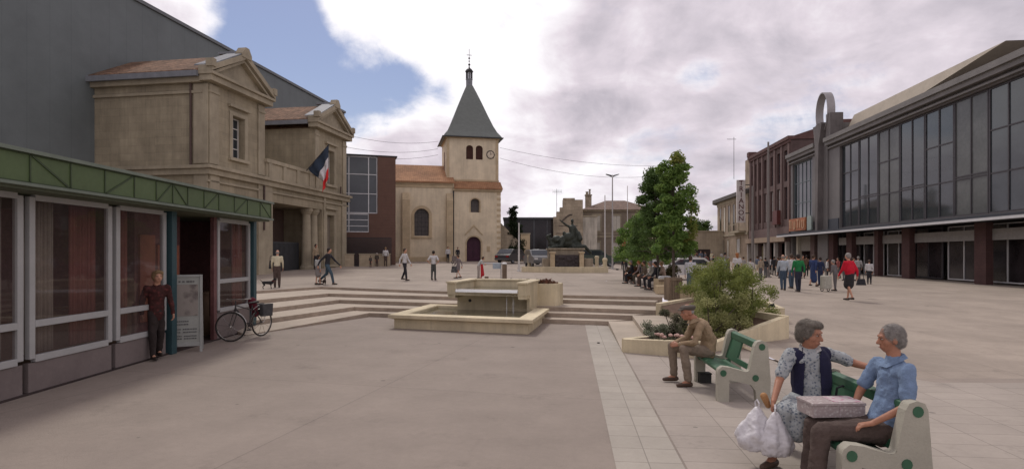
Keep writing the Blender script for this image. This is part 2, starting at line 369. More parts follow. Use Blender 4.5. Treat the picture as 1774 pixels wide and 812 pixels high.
def terrain(xs):
    v = []; f = []; n = None
    for x in xs:
        if x < 4.9 or xs[-1] == 4.9: ys = znose(x)
        else: ys = 9.0
        ts = [ys+(100-ys)*j/72 for j in range(73)]+[150,250,400,800,1600]; n = len(ts)
        for y in ts:
            xx = x
            z = gz(min(x, 4.89) if xs[-1] == 4.9 else x, y+.02)
            v.append((xx, y, z))
    for i in range(len(xs)-1):
        for j in range(n-1): f.append((i*n+j, (i+1)*n+j, (i+1)*n+j+1, i*n+j+1))
    return v, f
g = MB()
v, f = terrain([-900,-200,-60,-25,-13.5,-9.56,-8.2,-7,-6,-5,-4.15,-2,0,1.53,3,4.9]); g.add(v, f)
v, f = terrain([4.9+.4*i for i in range(30)]+[18,21,25,30,40,60,200,900]); g.add(v, f)
tag(g.build('upper_plaza', PAVE2, recalc=False, smooth=True), kind='structure')
g = MB()
K = {1: ([(-6.55,14.2,.012),(-4.56,18.45,.125),(2.7,16.16,.125)], [(3.6,16.7),(-5.2,19.9),(-7.1,14.6)]),
     2: ([(-6.84,15.1,.25),(-5.26,19.2,.25),(3.44,16.5,.25)], [(4.3,17.2),(-6.1,21.4),(-8.2,15.36)]),
     3: ([(-7.95,15.36,.375),(-6.16,20.6,.375),(4.17,16.75,.375)], [(4.8,18.4),(-7,22.8),(-10.2,15.36)]),
     4: ([(-9.8,15.36,.5),(-7.02,22.1,.5),(4.49,18.1,.5)], [(4.9,19.2),(-4.2,23.0),(-8.2,25.4),(-14,15.5)])}
for k, (fr, bk) in K.items():
    zk = fr[-1][2]; top = fr+[(p[0],p[1],zk) for p in bk]; g.hull([(p[0],p[1],-.02) for p in top], top, m=0, ms=1)
# riser of the top step
pts = [(-13.5,15.4),(-9.56,22.2),(-8.2,24.8),(-4.15,22.5),(1.53,19.8),(4.9,18.8)]
for a, b in zip(pts, pts[1:]): g.quad((a[0],a[1],.4),(b[0],b[1],.4),(b[0],b[1],.603),(a[0],a[1],.603), m=1)
tag(g.build('plaza_steps', [TREAD, RISER], bevel=.012), kind='structure')
g = MB()
t = [(2.70,16.16,.122),(3.6,16.3,.122),(3.5,12.3,.05),(2.26,11.8,.006)]; g.hull([(p[0],p[1],-.03) for p in t], t)
t = [(3.44,16.52,.247),(4.4,16.6,.247),(4.4,13,.22),(3.0,12.75,.17)]; g.hull([(p[0],p[1],-.03) for p in t], t)
tag(g.build('plaza_ramp', [TREAD]), kind='structure')
# far hills line behind everything is not visible; the sheet reaches the horizon

# ------------------------------------------------------------------ stone walls used by several buildings
STONE = mat('town_hall_stone', (.345,.295,.205), .9, .08, 1.5, .35, 25, stain=.24, brick=(1.1,.42,.80,.5,.010,.09), streak=.16)
TRIM = mat('town_hall_trim', (.37,.32,.23), .88, .08, 2, .3, 25, stain=.25, streak=.10)
WPAINT = mat('white_paint', (.62,.6,.56), .6, .05, 5)
TILES = mat('roof_tiles_weathered', (.25,.15,.095), .9, .3, 3, .8, 20, stain=.3, brick=(.22,.32,.6,.5,.03,.35), flat=True)
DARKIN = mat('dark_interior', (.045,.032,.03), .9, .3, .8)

# ------------------------------------------------------------------ town hall
th = thing('town_hall', 'pale stone two storey town hall with two pedimented wings and a columned porch', 'town hall', (-16.4,31.2,0), R(80.7))
g = MB(); D = 9.5
wall_holes(g, 0, 5.1, 0, 11.3, 0, .45, [(2.0,3.1,7.55,9.95),(1.9,3.2,2.2,5.2)])
wall_holes(g, 12.6, 16.6, 0, 6.5, 0, .45, [(13.35,14.5,1.2,5.0)])
wall_holes(g, 11.45, 16.6, 6.5, 11.3, 0, .45, [(13.4,14.5,7.4,10.0)])
g.box(0,5.1,.45,18,0,11.3); g.box(12.6,16.6,.45,D,0,6.5); g.box(11.45,16.6,.45,D,6.5,11.3)
g.box(5.1,12.6,3.2,D,0,6.5)                                   # back of the porch
g.box(5.1,12.6,.0,3.2,5.35,6.5); g.box(5.1,5.95,0,.9,0,5.35)   # lintel, jamb
g.box(5.1,11.45,4.4,D,6.5,10.6)                                # recessed upper wall
g.build('wall', STONE, th)
g = MB()
for x0, x1 in ((0,.75),(4.4,5.1),(11.45,12.05),(15.95,16.6)):  # corner pilasters
    g.box(x0+.02,x1-.02,-.09,0,6.9,11.2); g.box(x0-.02,x1+.02,-.14,-.0,10.75,10.9)
for x0, x1 in ((0,.8),(4.4,5.95),(12.75,13.05),(15.8,16.6)): g.box(x0+.02,x1-.02,-.1,0,.3,6.3)
g.box(-.09,-.0,.0,.85,6.9,11.2); g.box(-.09,-.0,.0,.85,.3,6.3); g.box(-.24,17.0,-.22,.0,6.3,6.62); g.box(-.40,17.1,-.38,-.02,6.62,6.8); g.box(-.2,17.0,-.1,0,5.9,6.02)
g.box(-.22,0,.0,18,6.3,6.61); g.box(-.38,0,-.02,18,6.61,6.79); g.box(-.12,0,.3,18,10.7,10.86); g.box(-.3,0,.3,18,11.25,11.6)
for x0, x1, z0, z1 in ((2.0,3.1,7.55,9.95),(13.4,14.5,7.4,10.0),(13.35,14.5,1.2,5.0)):
    g.box(x0-.28,x0-.02,-.06,.0,z0,z1+.25); g.box(x1+.02,x1+.28,-.06,0,z0,z1+.25); g.box(x0-.02,x1+.02,-.06,0,z1+.02,z1+.25)
    g.box(x0-.4,x1+.4,-.2,0,z1+.45,z1+.62); g.box(x0-.35,x1+.35,-.18,0,z0-.2,z0-.02)
g.build('trim', TRIM, th, bevel=.015)
g = MB()                                                       # balcony parapet between the wings
g.box(5.1,11.45,-.2,.05,6.8,7.75); g.box(5.0,11.55,-.3,.12,7.75,7.98)
for x in (5.25,6.9,8.6,10.3,11.2): g.box(x,x+.35,-.28,-.2,6.8,7.75)
g.build('balcony', TRIM, th, bevel=.01)
g = MB()
for x in (11.2,12.2): g.lathe([(.44,0),(.44,.9),(.38,1.0),(.35,1.15),(.34,2.2),(.29,4.9),(.34,4.98),(.40,5.1),(.44,5.2),(.44,5.35)], (x,.45,0), 20)
for i, x in enumerate((11.2,12.2)):
    MB().lathe([(.46,0),(.46,1.05),(.38,1.15),(.35,1.3),(.345,2.2),(.29,4.9),(.34,4.95),(.42,5.1),(.46,5.14),(.46,5.34)], (x,.5,0), 20).build('column', TRIM, th, smooth=False)
for x0, x1 in ((-.35,5.45),(11.1,16.95)):                      # pediments with gable roofs running back
    c = (x0+x1)/2; g = MB(); zt = 13.35; DD = 18 if x0 < 0 else D
    g.box(x0,x1,-.42,.3,11.3,11.62); g.box(x0-.08,x1+.08,-.55,.3,11.62,11.78)
    for s in (-1, 1):
        e = x0-.08 if s < 0 else x1+.08
        p = [(e,11.78),(e,12.08),(c,zt+.32),(c,zt-.02)]
        g.prism(p, -.55, .3, 'y')
        p = [(e-s*.5,11.78),(e-s*.3,11.84),(c,zt-.05),(c,zt-.22)]; g.prism(p, -.4, .3, 'y')
    g.prism([(x0+.3,11.78),(x1-.3,11.78),(c,zt-.1)], -.1, .3, 'y')
    g.prism([(c-.42,zt+.0),(c-.42,zt+.25),(c-.16,zt+.62),(c+.16,zt+.62),(c+.42,zt+.25),(c+.42,zt+0)], -.6, -.1, 'y')
    for e in (x0, x1): g.box(e-.16,e+.16,-.62,-.2,12.0,12.42)
    g.build('pediment', TRIM, th, bevel=.01)
    g = MB(); g.prism([(x0-.05,11.75),(c,zt+.1),(c,zt+.22),(x0-.05,11.9)], .3, DD, 'y'); g.prism([(x1+.05,11.75),(c,zt+.1),(c,zt+.22),(x1+.05,11.9)], .3, DD, 'y')
    g.prism([(x0+.3,11.3),(x1-.3,11.3),(c,zt)],   .3, DD-.1, 'y'); rf = g.build('roof', TILES, th)
    g = MB(); g.box(x0-.22,x0-.06,.3,DD,11.5,11.8); g.box(x1+.06,x1+.22,.3,DD,11.5,11.8); g.box(c-.14,c+.14,-.5,1.2,zt+.33,zt+.46)
    g.prism([(x0+.0,12.1),(x0,12.17),(c,zt+.42),(c,zt+.35)], -.5, .6, 'y'); g.build('gutter', ZINC, rf)
g = MB()
g.hull([(5.4,4.2,10.6),(11.15,4.2,10.6),(11.15,D,12.2),(5.4,D,12.2)], [(5.4,4.2,10.75),(11.15,4.2,10.75),(11.15,D,12.4),(5.4,D,12.4)]); g.build('roof', TILES, th)
window(th, 2.02,3.08,7.57,9.93,.42,WPAINT,2,4)
window(th, 13.42,14.48,7.42,9.98,.42,WPAINT,2,4)
window(th, 1.92,3.18,2.22,5.18,.42,WPAINT,2,4)
DOORM = mat('grey_door_paint', (.20,.17,.13), .7, .1, 3)
d = MB().box(13.37,14.48,.3,.42,1.0,4.98).box(13.9,13.95,.27,.31,1.0,4.98).build('door', DOORM, th)
MB().box(13.98,14.02,.22,.27,2.0,2.16).build('handle', IRON, d)
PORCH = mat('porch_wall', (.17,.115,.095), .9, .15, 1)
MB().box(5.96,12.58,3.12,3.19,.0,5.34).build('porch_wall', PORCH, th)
d = MB().box(8.5,9.8,3.0,3.11,.0,4.4).build('door', mat('dark_door', (.035,.03,.03), .6), th); MB().box(9.6,9.66,2.93,3.0,1.9,2.1).build('handle', ZINC, d)
g = MB(); g.box(5.98,11.0,1.0,1.06,.6,.72); g.box(5.98,11.0,1.0,1.06,2.75,2.85)
x = 6.0
while x < 11.0: g.box(x,x+.10,1.01,1.05,.6,2.8); x += .16
g.build('gate', mat('gate_iron', (.05,.052,.055), .6, .15, 3), th)
for x, y0, z0, z1 in ((4.9,-.16,3.5,6.3),(-.1,1.0,6.8,11.3),(5.22,4.2,6.8,10.6),(15.4,-.16,6.8,7.4)):
    MB().tube([(x,y0,z0),(x,y0,z1)], .06).build('downpipe', mat('rusty_pipe', (.09,.06,.05), .7), th)

# flag hung from the upper wall
fl = thing('flag', 'french flag hanging from a slanted pole on the far wing of the town hall', 'flag', (-14.35,40.8,7.75))
def flag_part(name, m, s0, s1):
    g = MB(); n = 14; a = Vector((-.05,.1,.30)); b = Vector((1.30,.25,1.98)); vs = []
    for i in range(n+1):
        for j in range(n+1):
            s = s0+(s1-s0)*i/n; w = j/n       # s along the fly (hangs down), w along the pole
            top = a.lerp(b, w); drop = Vector((b.x-.12+.13*math.sin(w*9+s*2)-.35*(1-w)*(1-s)*.4, top.y+.12*math.sin(w*11+s*3), top.z-2.45*s))
            k = sst(s*1.6); p = top.lerp(drop, k); p.z = top.z-2.3*s*(1-.25*(1-w)); p.x = top.x*(1-k)+(b.x-.25+.32*w-.1)*k
            p.y += .07*math.sin(w*13+s*4); vs.append(p)
    g.add(vs, [(i*(n+1)+j, (i+1)*(n+1)+j, (i+1)*(n+1)+j+1, i*(n+1)+j+1) for i in range(n) for j in range(n)])
    o = g.build(name, m, fl, smooth=True); so_ = o.modifiers.new('t', 'SOLIDIFY'); so_.thickness = .012
flag_part('blue_stripe', fabric((.035,.05,.075), 'flag_blue'), 0, .36)
flag_part('white_stripe', fabric((.62,.6,.6), 'flag_white'), .36, .68)
flag_part('red_stripe', fabric((.62,.03,.03), 'flag_red'), .68, 1.0)
MB().tube([(-.75,-.1,-.55),(.25,.1,.68),(1.35,.26,2.06)], .035).build('pole', IRON, fl); 

# hall behind the town hall
HALL = mat('slate_grey_cladding', (.145,.165,.165), .6, .05, 1.2, .1, 10, stain=.12, brick=(1.2,30,.85,0,.02,.02))
ha = thing('assembly_hall', 'tall blank grey clad hall rising behind the town hall', 'building', (-16.4-8,31.2-5,0), R(80.7))
g = MB(); g.box(-18,37.5,0,22,0,17.4); g.build('wall', HALL, ha)
g = MB(); g.box(-18.1,37.6,-.12,22.1,17.4,17.62); g.build('roof_edge', mat('roof_edge_metal', (.14,.15,.155), .5), ha)

# ------------------------------------------------------------------ glass office between town hall and church
gb = thing('glass_office', 'modern office with stepped glazing and brown cladding beside the town hall', 'building', (-14.9,50.0,0), R(17.5))
BROWN = mat('brown_cladding', (.14,.078,.058), .75, .1, 1.5, .25, 20, brick=(60,.14,.82,0,.012,.04))
g = MB(); g.box(-2.6,4.75,.25,10,0,10.6); g.box(3.18,4.75,0,.25,0,10.6); g.box(2.45,3.18,0,.25,0,5.55); g.box(-2.6,2.45,0,.25,0,3.9)
g.build('wall', BROWN, gb)
ALU = mat('aluminium_frame', (.60,.60,.60), .4, .05, 3, metal=.2)
MULL = window(gb, .0, 3.17, 5.58, 10.58, .22, ALU, xs=[.75,2.42], zs=[7.3,9.0], fw=.075); window(gb, -.0, 2.44, 3.92, 5.54, .22, ALU, xs=[.75,], zs=[], fw=.075)
window(gb, -2.5, -.02, 3.92, 10.58, .22, ALU, 2, 4, fw=.075)
g = MB(); g.box(-1,4.9,-.03,10.1,10.6,10.72); g.build('roof_edge', IRON, gb)
# railing, low walls
LOWW = mat('low_wall_stone', (.45,.37,.26), .9, .12, 3, .35, 30, brick=(.5,.25,.86,.5,.01,.06), stain=.2)
def low_wall(label, p0, p1, z0, h, th_=.35, m=LOWW, name='low_wall'):
    a = math.atan2(p1[1]-p0[1], p1[0]-p0[0]); L = math.hypot(p1[0]-p0[0], p1[1]-p0[1])
    o = thing(name, label, 'wall', (p0[0],p0[1],z0), a)
    MB().box(0,L,0,th_,-.5,h-.08).build('masonry', m, o); MB().box(-.04,L+.04,-.05,th_+.05,h-.08,h).build('coping', TRIM, o, bevel=.01); return o
low_wall('short low stone wall beside the corner of the town hall', (-14.4,46.9), (-13.0,47.5), .95, 1.1)
low_wall('low stone wall in front of the glass office', (-12.6,47.6), (-10.2,48.4), .95, 1.1)
rl = thing('railing', 'dark iron railing screen in front of the glass office', 'railing', (-14.2,49.0,1.0), R(17.5))
g = MB(); g.box(0,3.9,0,.05,2.35,2.42); g.box(0,3.9,0,.05,0,.07)
for i in range(56): g.box(.02+i*.07,.055+i*.07,.01,.04,0,2.4)
g.build('bars', IRON, rl)
gt = thing('iron_gate', 'low iron gate between the two short stone walls', 'gate', (-12.98,47.5,.95), R(18)); g = MB()
g.box(0,.4,0,.04,1.25,1.3); g.box(0,.4,0,.04,.05,.1)
for i in range(6): g.box(.01+i*.068,.035+i*.068,.01,.03,.05,1.3)
g.build('bars', IRON, gt)

# ------------------------------------------------------------------ church
PLAST = mat('church_render', (.71,.61,.44), .9, .06, 1.2, .3, 22, stain=.2, streak=.10)
CHST = mat('church_stone', (.55,.44,.285), .9, .08, 2, .4, 25, stain=.2, brick=(.6,.3,.88,.5,.01,.06))
SLATE = mat('slate', (.15,.165,.15), .5, .07, 2.5, .3, 20, brick=(.25,.2,.9,.5,.01,.05))
RTILE = mat('orange_roof_tiles', (.36,.19,.10), .9, .15, 2, .7, 20, stain=.25, brick=(.22,.35,.75,.0,.02,.12), flat=True)
ch = thing('church', 'cream rendered church with square bell tower and flared slate spire', 'church', (-7.35,65,0), R(12))
g = MB(); F = -1.1
# nave (x -13..0.7) front plane y=F
wall_holes(g, -13, .7, 0, 9.6, F, .4, [(-3.65,-2.05,4.0,7.0)])
g.box(-13,.7,F+.4,9,0,9.9); g.quad((-13,F,9.6),(.7,F,9.6),(.7,F,9.95),(-13,F,9.95))
arch_plate(g, -3.65,-2.05,6.2,7.0,7.0,F+.001,.4,-3.65,-2.05)
# entrance block x .7..5.95
wall_holes(g, .7, 5.95, 0, 9.15, F-.12, .5, [(2.1,3.7,1.0,3.95),(2.55,3.55,6.65,8.2)])
arch_plate(g, 2.1,3.7,3.15,3.95,3.95,F-.119,.5,2.1,3.7); arch_plate(g, 2.55,3.55,7.75,8.2,8.2,F-.119,.5,2.55,3.55)
g.box(.7,5.95,F+.38,8.6,0,9.15)
# tower
wall_holes(g, 0, 5.9, 9.2, 15.1, 0, .4, [(2.2,3.0,12.75,14.35),(3.3,4.1,12.75,14.35)])
for a, b in ((2.2,3.0),(3.3,4.1)): arch_plate(g, a,b,14.0,14.35,14.35,.001,.4,a,b)
g.box(0,5.9,.4,5.9,0,15.1)
g.build('wall', PLAST, ch)
g = MB()
for a, b in ((-13,.62),): g.box(a,b,F-.07,F,9.3,9.62); g.box(a,b,F-.16,F,9.62,9.9)
g.box(.6,6.05,F-.2,F-.12,8.95,9.05); g.box(.55,6.1,F-.3,F+.1,9.05,9.22)
for a, b in ((-4.95,-4.15),(-.15,.55),(-9.5,-8.6)):                      # buttresses
    g.prism([(F,1.6),(F-.5,1.6),(F-.5,7.9),(F-.12,8.7),(F,8.7)], a, b, 'x'); g.box(a-.06,b+.06,F-.6,F,1.0,1.6)
g.box(-.02,5.98,-.08,0,10.25,10.45); g.box(-.12,6.02,-.14,5.98,15.1,15.35)
for a, b, z0, zs, zt, w, y in ((-3.65,-2.05,3.9,6.2,7.0,.32,F),(2.1,3.7,1.2,3.15,3.95,.16,F-.12),(2.55,3.55,6.65,7.75,8.2,.12,F-.12)):   # surrounds
    g.box(a-w,a-.01,y-.06,y,z0,zs); g.box(b+.01,b+w,y-.06,y,z0,zs); n = 14; c = (a+b)/2; r0 = (b-a)/2+.01
    for i in range(n):
        t0, t1 = math.pi*i/n, math.pi*(i+1)/n
        P = lambda r, t, e=0: (c-(r0+r)*math.cos(t), y-.06, zs+(zt-zs+(r if r else 0))*math.sin(t))
        q = [P(0,t0),P(0,t1),P(w,t1),P(w,t0)]; g.hull(q, [(p[0],y,p[2]) for p in q])
g.box(-3.95,-1.75,F-.16,F,3.75,3.92)
g.prism([(1.85,4.15),(1.98,4.12),(2.9,5.1),(3.82,4.12),(3.95,4.15),(2.9,5.3)], F-.2, F-.12, 'y')
for z in np.arange(1.2, 9.0, .62): g.box(5.5,5.97,F-.135,F+.2,z,z+.31)
g.box(4.35,4.75,F-.15,F-.12,2.4,2.9); g.box(4.35,4.75,F-.19,F-.12,2.32,2.4)
g.box(-.03,.3,-.03,0,10.5,15.1); g.box(5.6,5.93,-.03,0,10.5,15.1)
g.box(-13,.7,F-.06,F,0,1.7)
g.build('stonework', CHST, ch, bevel=.01)
random.seed(3); g = MB()
for i in range(22):
    x = random.choice([-7.3,-7.0,-6.4,-7.2])+random.uniform(-.25,.25); z = random.uniform(2.2,8.6); g.box(x,x+random.uniform(.12,.35),F-.012,F,z,z+random.uniform(.08,.25))
g.build('bare_stones', mat('bare_stone', (.36,.27,.18), .9, .2, 4), ch)
g = MB(); g.quad((-3.62,F+.36,4.02),(-2.08,F+.36,4.02),(-2.08,F+.36,6.98),(-3.62,F+.36,6.98)); w = g.build('window', mat('leaded_glass', (.085,.075,.07), .4, .3, 4), ch)
g = MB(); 
for i in range(1,4): g.box(-3.65+i*.4-.015,-3.65+i*.4+.015,F+.33,F+.36,4.0,7.0)
for i in range(1,6): g.box(-3.62,-2.08,F+.335,F+.355,4.0+i*.5,4.03+i*.5)
g.build('glazing_bar', IRON, w)
w = MB().quad((2.57,F+.34,6.67),(3.53,F+.34,6.67),(3.53,F+.34,8.18),(2.57,F+.34,8.18)).build('window', mat('leaded_glass', ()), ch)
d = MB(); PURP = mat('purple_door', (.055,.018,.035), .6, .15, 3, .3, 30)
d.box(2.12,2.88,F+.2,F+.28,1.0,3.94); d.box(2.9,3.68,F+.2,F+.28,1.0,3.94); d.box(2.86,2.92,F+.17,F+.2,1.0,3.94)
for a in (2.2,2.98):
    for z in (1.3,2.1,2.9): d.box(a,a+.6,F+.175,F+.2,z,z+.65)
d = d.build('door', PURP, ch); MB().tube([(2.8,F+.14,2.2),(2.8,F+.14,2.4)], .025).build('handle', IRON, d)
LOUV = mat('louvre_wood', (.13,.065,.05), .8, .1, 3)
for a, b in ((2.2,3.0),(3.3,4.1)):
    g = MB(); g.box(a+.01,b-.01,.25,.3,12.76,14.34)
    for i in range(14): z = 12.8+i*.11; g.hull([(a+.02,.12,z),(b-.02,.12,z),(b-.02,.25,z+.08),(a+.02,.25,z+.08)], [(a+.02,.12,z+.02),(b-.02,.12,z+.02),(b-.02,.25,z+.1),(a+.02,.25,z+.1)])
    g.build('louvre', LOUV, ch)
MB().box(-.03,.02,2.3,3.0,11.6,13.9).build('louvre', LOUV, ch)
cx, cz = 5.0, 13.35; c = MB().ring((cx,-.03,cz), .44, .045, 'y').build('clock', IRON, ch)
MB().lathe([(.42,-.02),(.42,.02)], (0,0,0), 28).build('clock_face', mat('clock_face', (.62,.53,.40), .5), c).matrix_local = Matrix.Translation((cx,-.02,cz))@Matrix.Rotation(R(90),4,'X')
g = MB(); g.box(cx-.02,cx+.02,-.06,-.05,cz-.03,cz+.3); g.hull([(cx-.02,-.058,cz-.02),(cx+.2,-.058,cz+.06),(cx+.2,-.058,cz+.1),(cx-.02,-.058,cz+.02)],[(cx-.02,-.05,cz-.02),(cx+.2,-.05,cz+.06),(cx+.2,-.05,cz+.1),(cx-.02,-.05,cz+.02)])
for i in range(12):
    a = i*math.pi/6; x, z = cx+.35*math.sin(a), cz+.35*math.cos(a); g.box(x-.018,x+.018,-.052,-.045,z-.03,z+.03)
g.build('clock_hands', IRON, c)
g = MB(); m0 = (2.95,2.95)
prof = [(3.35,15.2),(3.25,15.42),(2.85,15.95),(2.45,16.75),(1.9,18.1),(1.3,19.65),(.75,21.0),(.36,21.9)]
for (a, za), (b, zb) in zip(prof, prof[1:]):
    q = lambda r, z: [(2.95-r,2.95-r,z),(2.95+r,2.95-r,z),(2.95+r,2.95+r,z),(2.95-r,2.95+r,z)]
    A, B = q(a,za), q(b,zb)
    for i in range(4): j = (i+1)%4; g.quad(A[i],A[j],B[j],B[i])
g.quad(*[(2.95+sx*3.35,2.95+sy*3.35,15.2) for sx,sy in ((-1,-1),(1,-1),(1,1),(-1,1))])
sp = g.build('spire', SLATE, ch)
g = MB()
for sx in (-1,1): g.box(2.95+sx*3.42-.06,2.95+sx*3.42+.06,-.5,6.4,15.16,15.26)
g.box(-.5,6.4,-.5,-.4,15.16,15.26); g.build('gutter', IRON, sp)
g = MB(); g.lathe([(.38,21.75),(.38,22.6),(.42,22.62),(.42,22.7)], (2.95,2.95,0), 8); ln = g.build('lantern', ZINC, sp)
g = MB()
for i in range(8): a = i*math.pi/4; g.tube([(2.95+.36*math.cos(a),2.95+.36*math.sin(a),22.6),(2.95+.36*math.cos(a),2.95+.36*math.sin(a),23.6)], .04, 6)
g.lathe([(.46,23.55),(.5,23.62),(.34,23.85),(.1,24.05),(.04,24.3),(.13,24.38),(.13,24.5),(.04,24.58)], (2.95,2.95,0), 10)
g.tube([(2.95,2.95,24.4),(2.95,2.95,26.3)], .025); g.ell((2.95,2.95,25.2),(.12,.12,.1)); g.box(2.65,3.25,2.93,2.97,25.55,25.6); g.ell((2.95,2.95,24.85),(.1,.1,.06))
g.build('finial', IRON, ln)
g = MB(); g.lathe([(.2,22.6),(.2,23.6)], (2.95,2.95,0), 8); g.build('lantern_light', mat('lantern_glass', (.55,.58,.6), .1), ln)
g = MB()                                                              # nave roof, lean-to tiles
e = .35; g.hull([(-13.3,F-e,9.8),(.75,F-e,9.8),(.75,3.9,12.35),(-13.3,3.9,12.35)], [(-13.3,F-e,9.95),(.75,F-e,9.95),(.75,3.9,12.5),(-13.3,3.9,12.5)])
g.hull([(-13.3,9.3,9.8),(-.02,9.3,9.8),(-.02,3.9,12.35),(-13.3,3.9,12.35)], [(-13.3,9.3,9.95),(-.02,9.3,9.95),(-.02,3.9,12.5),(-13.3,3.9,12.5)])
g.hull([(.7,F-.38,9.2),(6.15,F-.38,9.2),(6.15,-.04,10.1),(.7,-.04,10.1)], [(.7,F-.38,9.33),(6.15,F-.38,9.33),(6.15,-.04,10.24),(.7,-.04,10.24)])
g.build('roof', RTILE, ch)
MB().tube([(.62,F-.2,1.0),(.62,F-.2,9.0)], .07).build('downpipe', IRON, ch)
for (ax, ay, az, bx, by, bz, lab) in ((-8.6,67.2,15.1,-19,52,14.0,'topmost of the three black cables left of the church tower'),(-8.6,67.0,14.2,-19,52,12.7,'middle of the three black cables left of the church tower'),
        (-8.6,67.0,13.5,-19,52,12.0,'lowest of the three black cables left of the church tower'),
        (-1.4,66.3,14.2,24,78,14.1,'upper of the two black cables slanting right from the church tower'),(-1.4,66.3,13.0,19,78,12.5,'lower of the two black cables slanting right from the church tower')):
    g = MB(); g.tube([(ax+(bx-ax)*t/12, ay+(by-ay)*t/12, az+(bz-az)*t/12-.9*4*(t/12)*(1-t/12)) for t in range(13)], .017, 5)
    tag(g.build('overhead_cable', mat('cable_grey',(.10,.10,.11),.6)), lab, 'cable', 'cables strung from the church tower')
# ------------------------------------------------------------------ background row behind the monument
WSTONE = mat('weathered_block_wall', (.40,.335,.245), .95, .14, 1.6, .5, 22, brick=(.7,.38,.74,.5,.014,.14), stain=.3)
GSTONE = mat('grey_brown_stone', (.235,.195,.15), .95, .1, 1.6, .4, 22, brick=(.7,.34,.84,.5,.012,.09), stain=.18)
ws = thing('stone_wall', 'stretch of weathered stone wall adjoining the right end of the church', 'wall', (-1.3,66.5,1.2), R(5))
g = MB(); g.hull([(0,0,-.5),(2.1,0,-.5),(2.1,.6,-.5),(0,.6,-.5)], [(0,0,4.4),(2.1,0,2.3),(2.1,.6,2.3),(0,.6,4.4)]); g.build('masonry', WSTONE, ws)
g = MB(); g.box(1.0,2.15,-.05,.65,1.9,2.3); g.build('buttress_stone', WSTONE, ws)
hb = thing('dark_glass_hall', 'low flat roofed hall with dark glass panels behind the flagpole', 'building', (-1.0,70,1.1), R(0))
g = MB(); g.box(0,6.4,.3,9,-.5,5.15); g.build('wall', mat('charcoal_cladding', (.07,.065,.065), .6, .1, 2), hb)
g = MB(); g.box(-.1,6.5,-.15,9.1,5.15,5.35)
for x in (0,1.95,3.6,5.2,6.3): g.box(x,x+.14,.1,.3,-.5,5.15)
g.build('frame', mat('slate_metal', (.10,.105,.115), .5), hb)
for a, b in ((.14,1.95),(2.09,3.6),(3.74,5.2),(5.34,6.3)):
    g = MB().quad((a,.24,.2),(b,.24,.2),(b,.24,5.1),(a,.24,5.1)); g.build('window', DARKGLASS, hb)
pl = thing('stone_pier', 'pale square stone pier standing in front of the dark glass hall', 'pillar', (1.0,66,1.15))
MB().box(0,1.05,0,.8,-.4,3.1).build('masonry', CHST, pl); MB().box(-.06,1.11,-.06,.86,3.1,3.25).build('coping', TRIM, pl)

rw = thing('gable_wall', 'ruined gable wall of pale blocks with traces of a lost stair behind the monument', 'wall', (4.9,68,1.1))
g = MB(); g.prism([(0,-.5),(3.45,-.5),(3.45,7.3),(2.4,7.3),(1.1,7.3),(1.1,6.4),(.75,6.4),(.75,5.9),(.35,5.9),(.35,5.3),(0,5.3)], 0, .7, 'y'); g.build('masonry', WSTONE, rw)
g = MB(); g.box(1.15,2.5,-.05,.75,7.28,7.42); g.box(1.15,2.5,.0,.7,7.42,7.5); g.build('chimney', WSTONE, rw)
g = MB()
for i in range(9):
    t = i/8; x = .9+1.1*t; z = 4.7+.75*math.sin(t*1.5); g.box(x,x+.22,-.04,0,z,z+.16)
for z, x0, x1 in ((4.2,.6,2.8),(3.3,.3,1.9)): g.box(x0,x1,-.03,0,z,z+.06)
g.build('stair_trace', mat('soot', (.12,.10,.085), .9, .2, 3), rw)
wp = thing('plastered_wall', 'whitewashed wall panel between the ruined gable and the stone house', 'wall', (8.36,68.2,1.1))
MB().box(0,1.7,0,.5,-.5,5.3).build('render', mat('old_whitewash', (.52,.48,.40), .9, .12, 1.5, .3, 20, stain=.3, streak=.3), wp); MB().box(-.05,1.78,-.08,.55,5.3,5.45).build('coping', TRIM, wp)
an = thing('tv_antenna', 'thin television aerial above the ruined gable wall', 'aerial', (5.3,68.4,6.5)); 
MB().tube([(0,0,0),(0,0,3.2)], .025, 5).build('mast', IRON, an); g = MB(); g.tube([(-.5,0,2.9),(.6,0,2.9)], .02, 4)
for i in range(7): g.tube([(-.45+i*.17,0,2.65),(-.45+i*.17,0,3.15)], .012, 4)
g.build('aerial_bars', IRON, an)

def shutter_window(par, x0, x1, z0, z1, y, m, name='window'):
    f = MB(); f.box(x0-.14,x1+.14,y-.05,y+.02,z0-.16,z0-.02); f.box(x0-.14,x1+.14,y-.04,y+.02,z1+.02,z1+.2)
    f.box(x0-.12,x0-.01,y-.03,y+.02,z0-.01,z1+.01); f.box(x1+.01,x1+.12,y-.03,y+.02,z0-.01,z1+.01); w = f.build(name, TRIM, par)
    for a, b in ((x0,(x0+x1)/2-.015),((x0+x1)/2+.015,x1)):
        s = MB(); s.box(a,b,y+.06,y+.09,z0,z1)
        n = int((z1-z0)/.12)
        for i in range(n): s.box(a+.05,b-.05,y+.035,y+.06,z0+.03+i*.12,z0+.1+i*.12)
        s.build('shutter', m, w)
SHUT = mat('pale_shutter_paint', (.56,.53,.46), .7, .08, 3)
hs = thing('stone_house', 'two storey grey stone house with hipped tile roof and pale shutters', 'house', (8.7,70,1.1), R(-2))
g = MB(); W_ = 8.2; H_ = 6.1
hol = [(1.1,2.0,3.75,5.55),(3.5,4.4,3.75,5.55),(5.9,6.8,3.75,5.55),(1.0,1.95,0.0,2.3),(3.4,4.4,0.0,2.3),(5.9,6.9,0,2.3)]
wall_holes(g, 0, W_, -.5, H_, 0, .12, hol); g.box(0,W_,.12,9,-.5,H_); g.build('wall', GSTONE, hs)
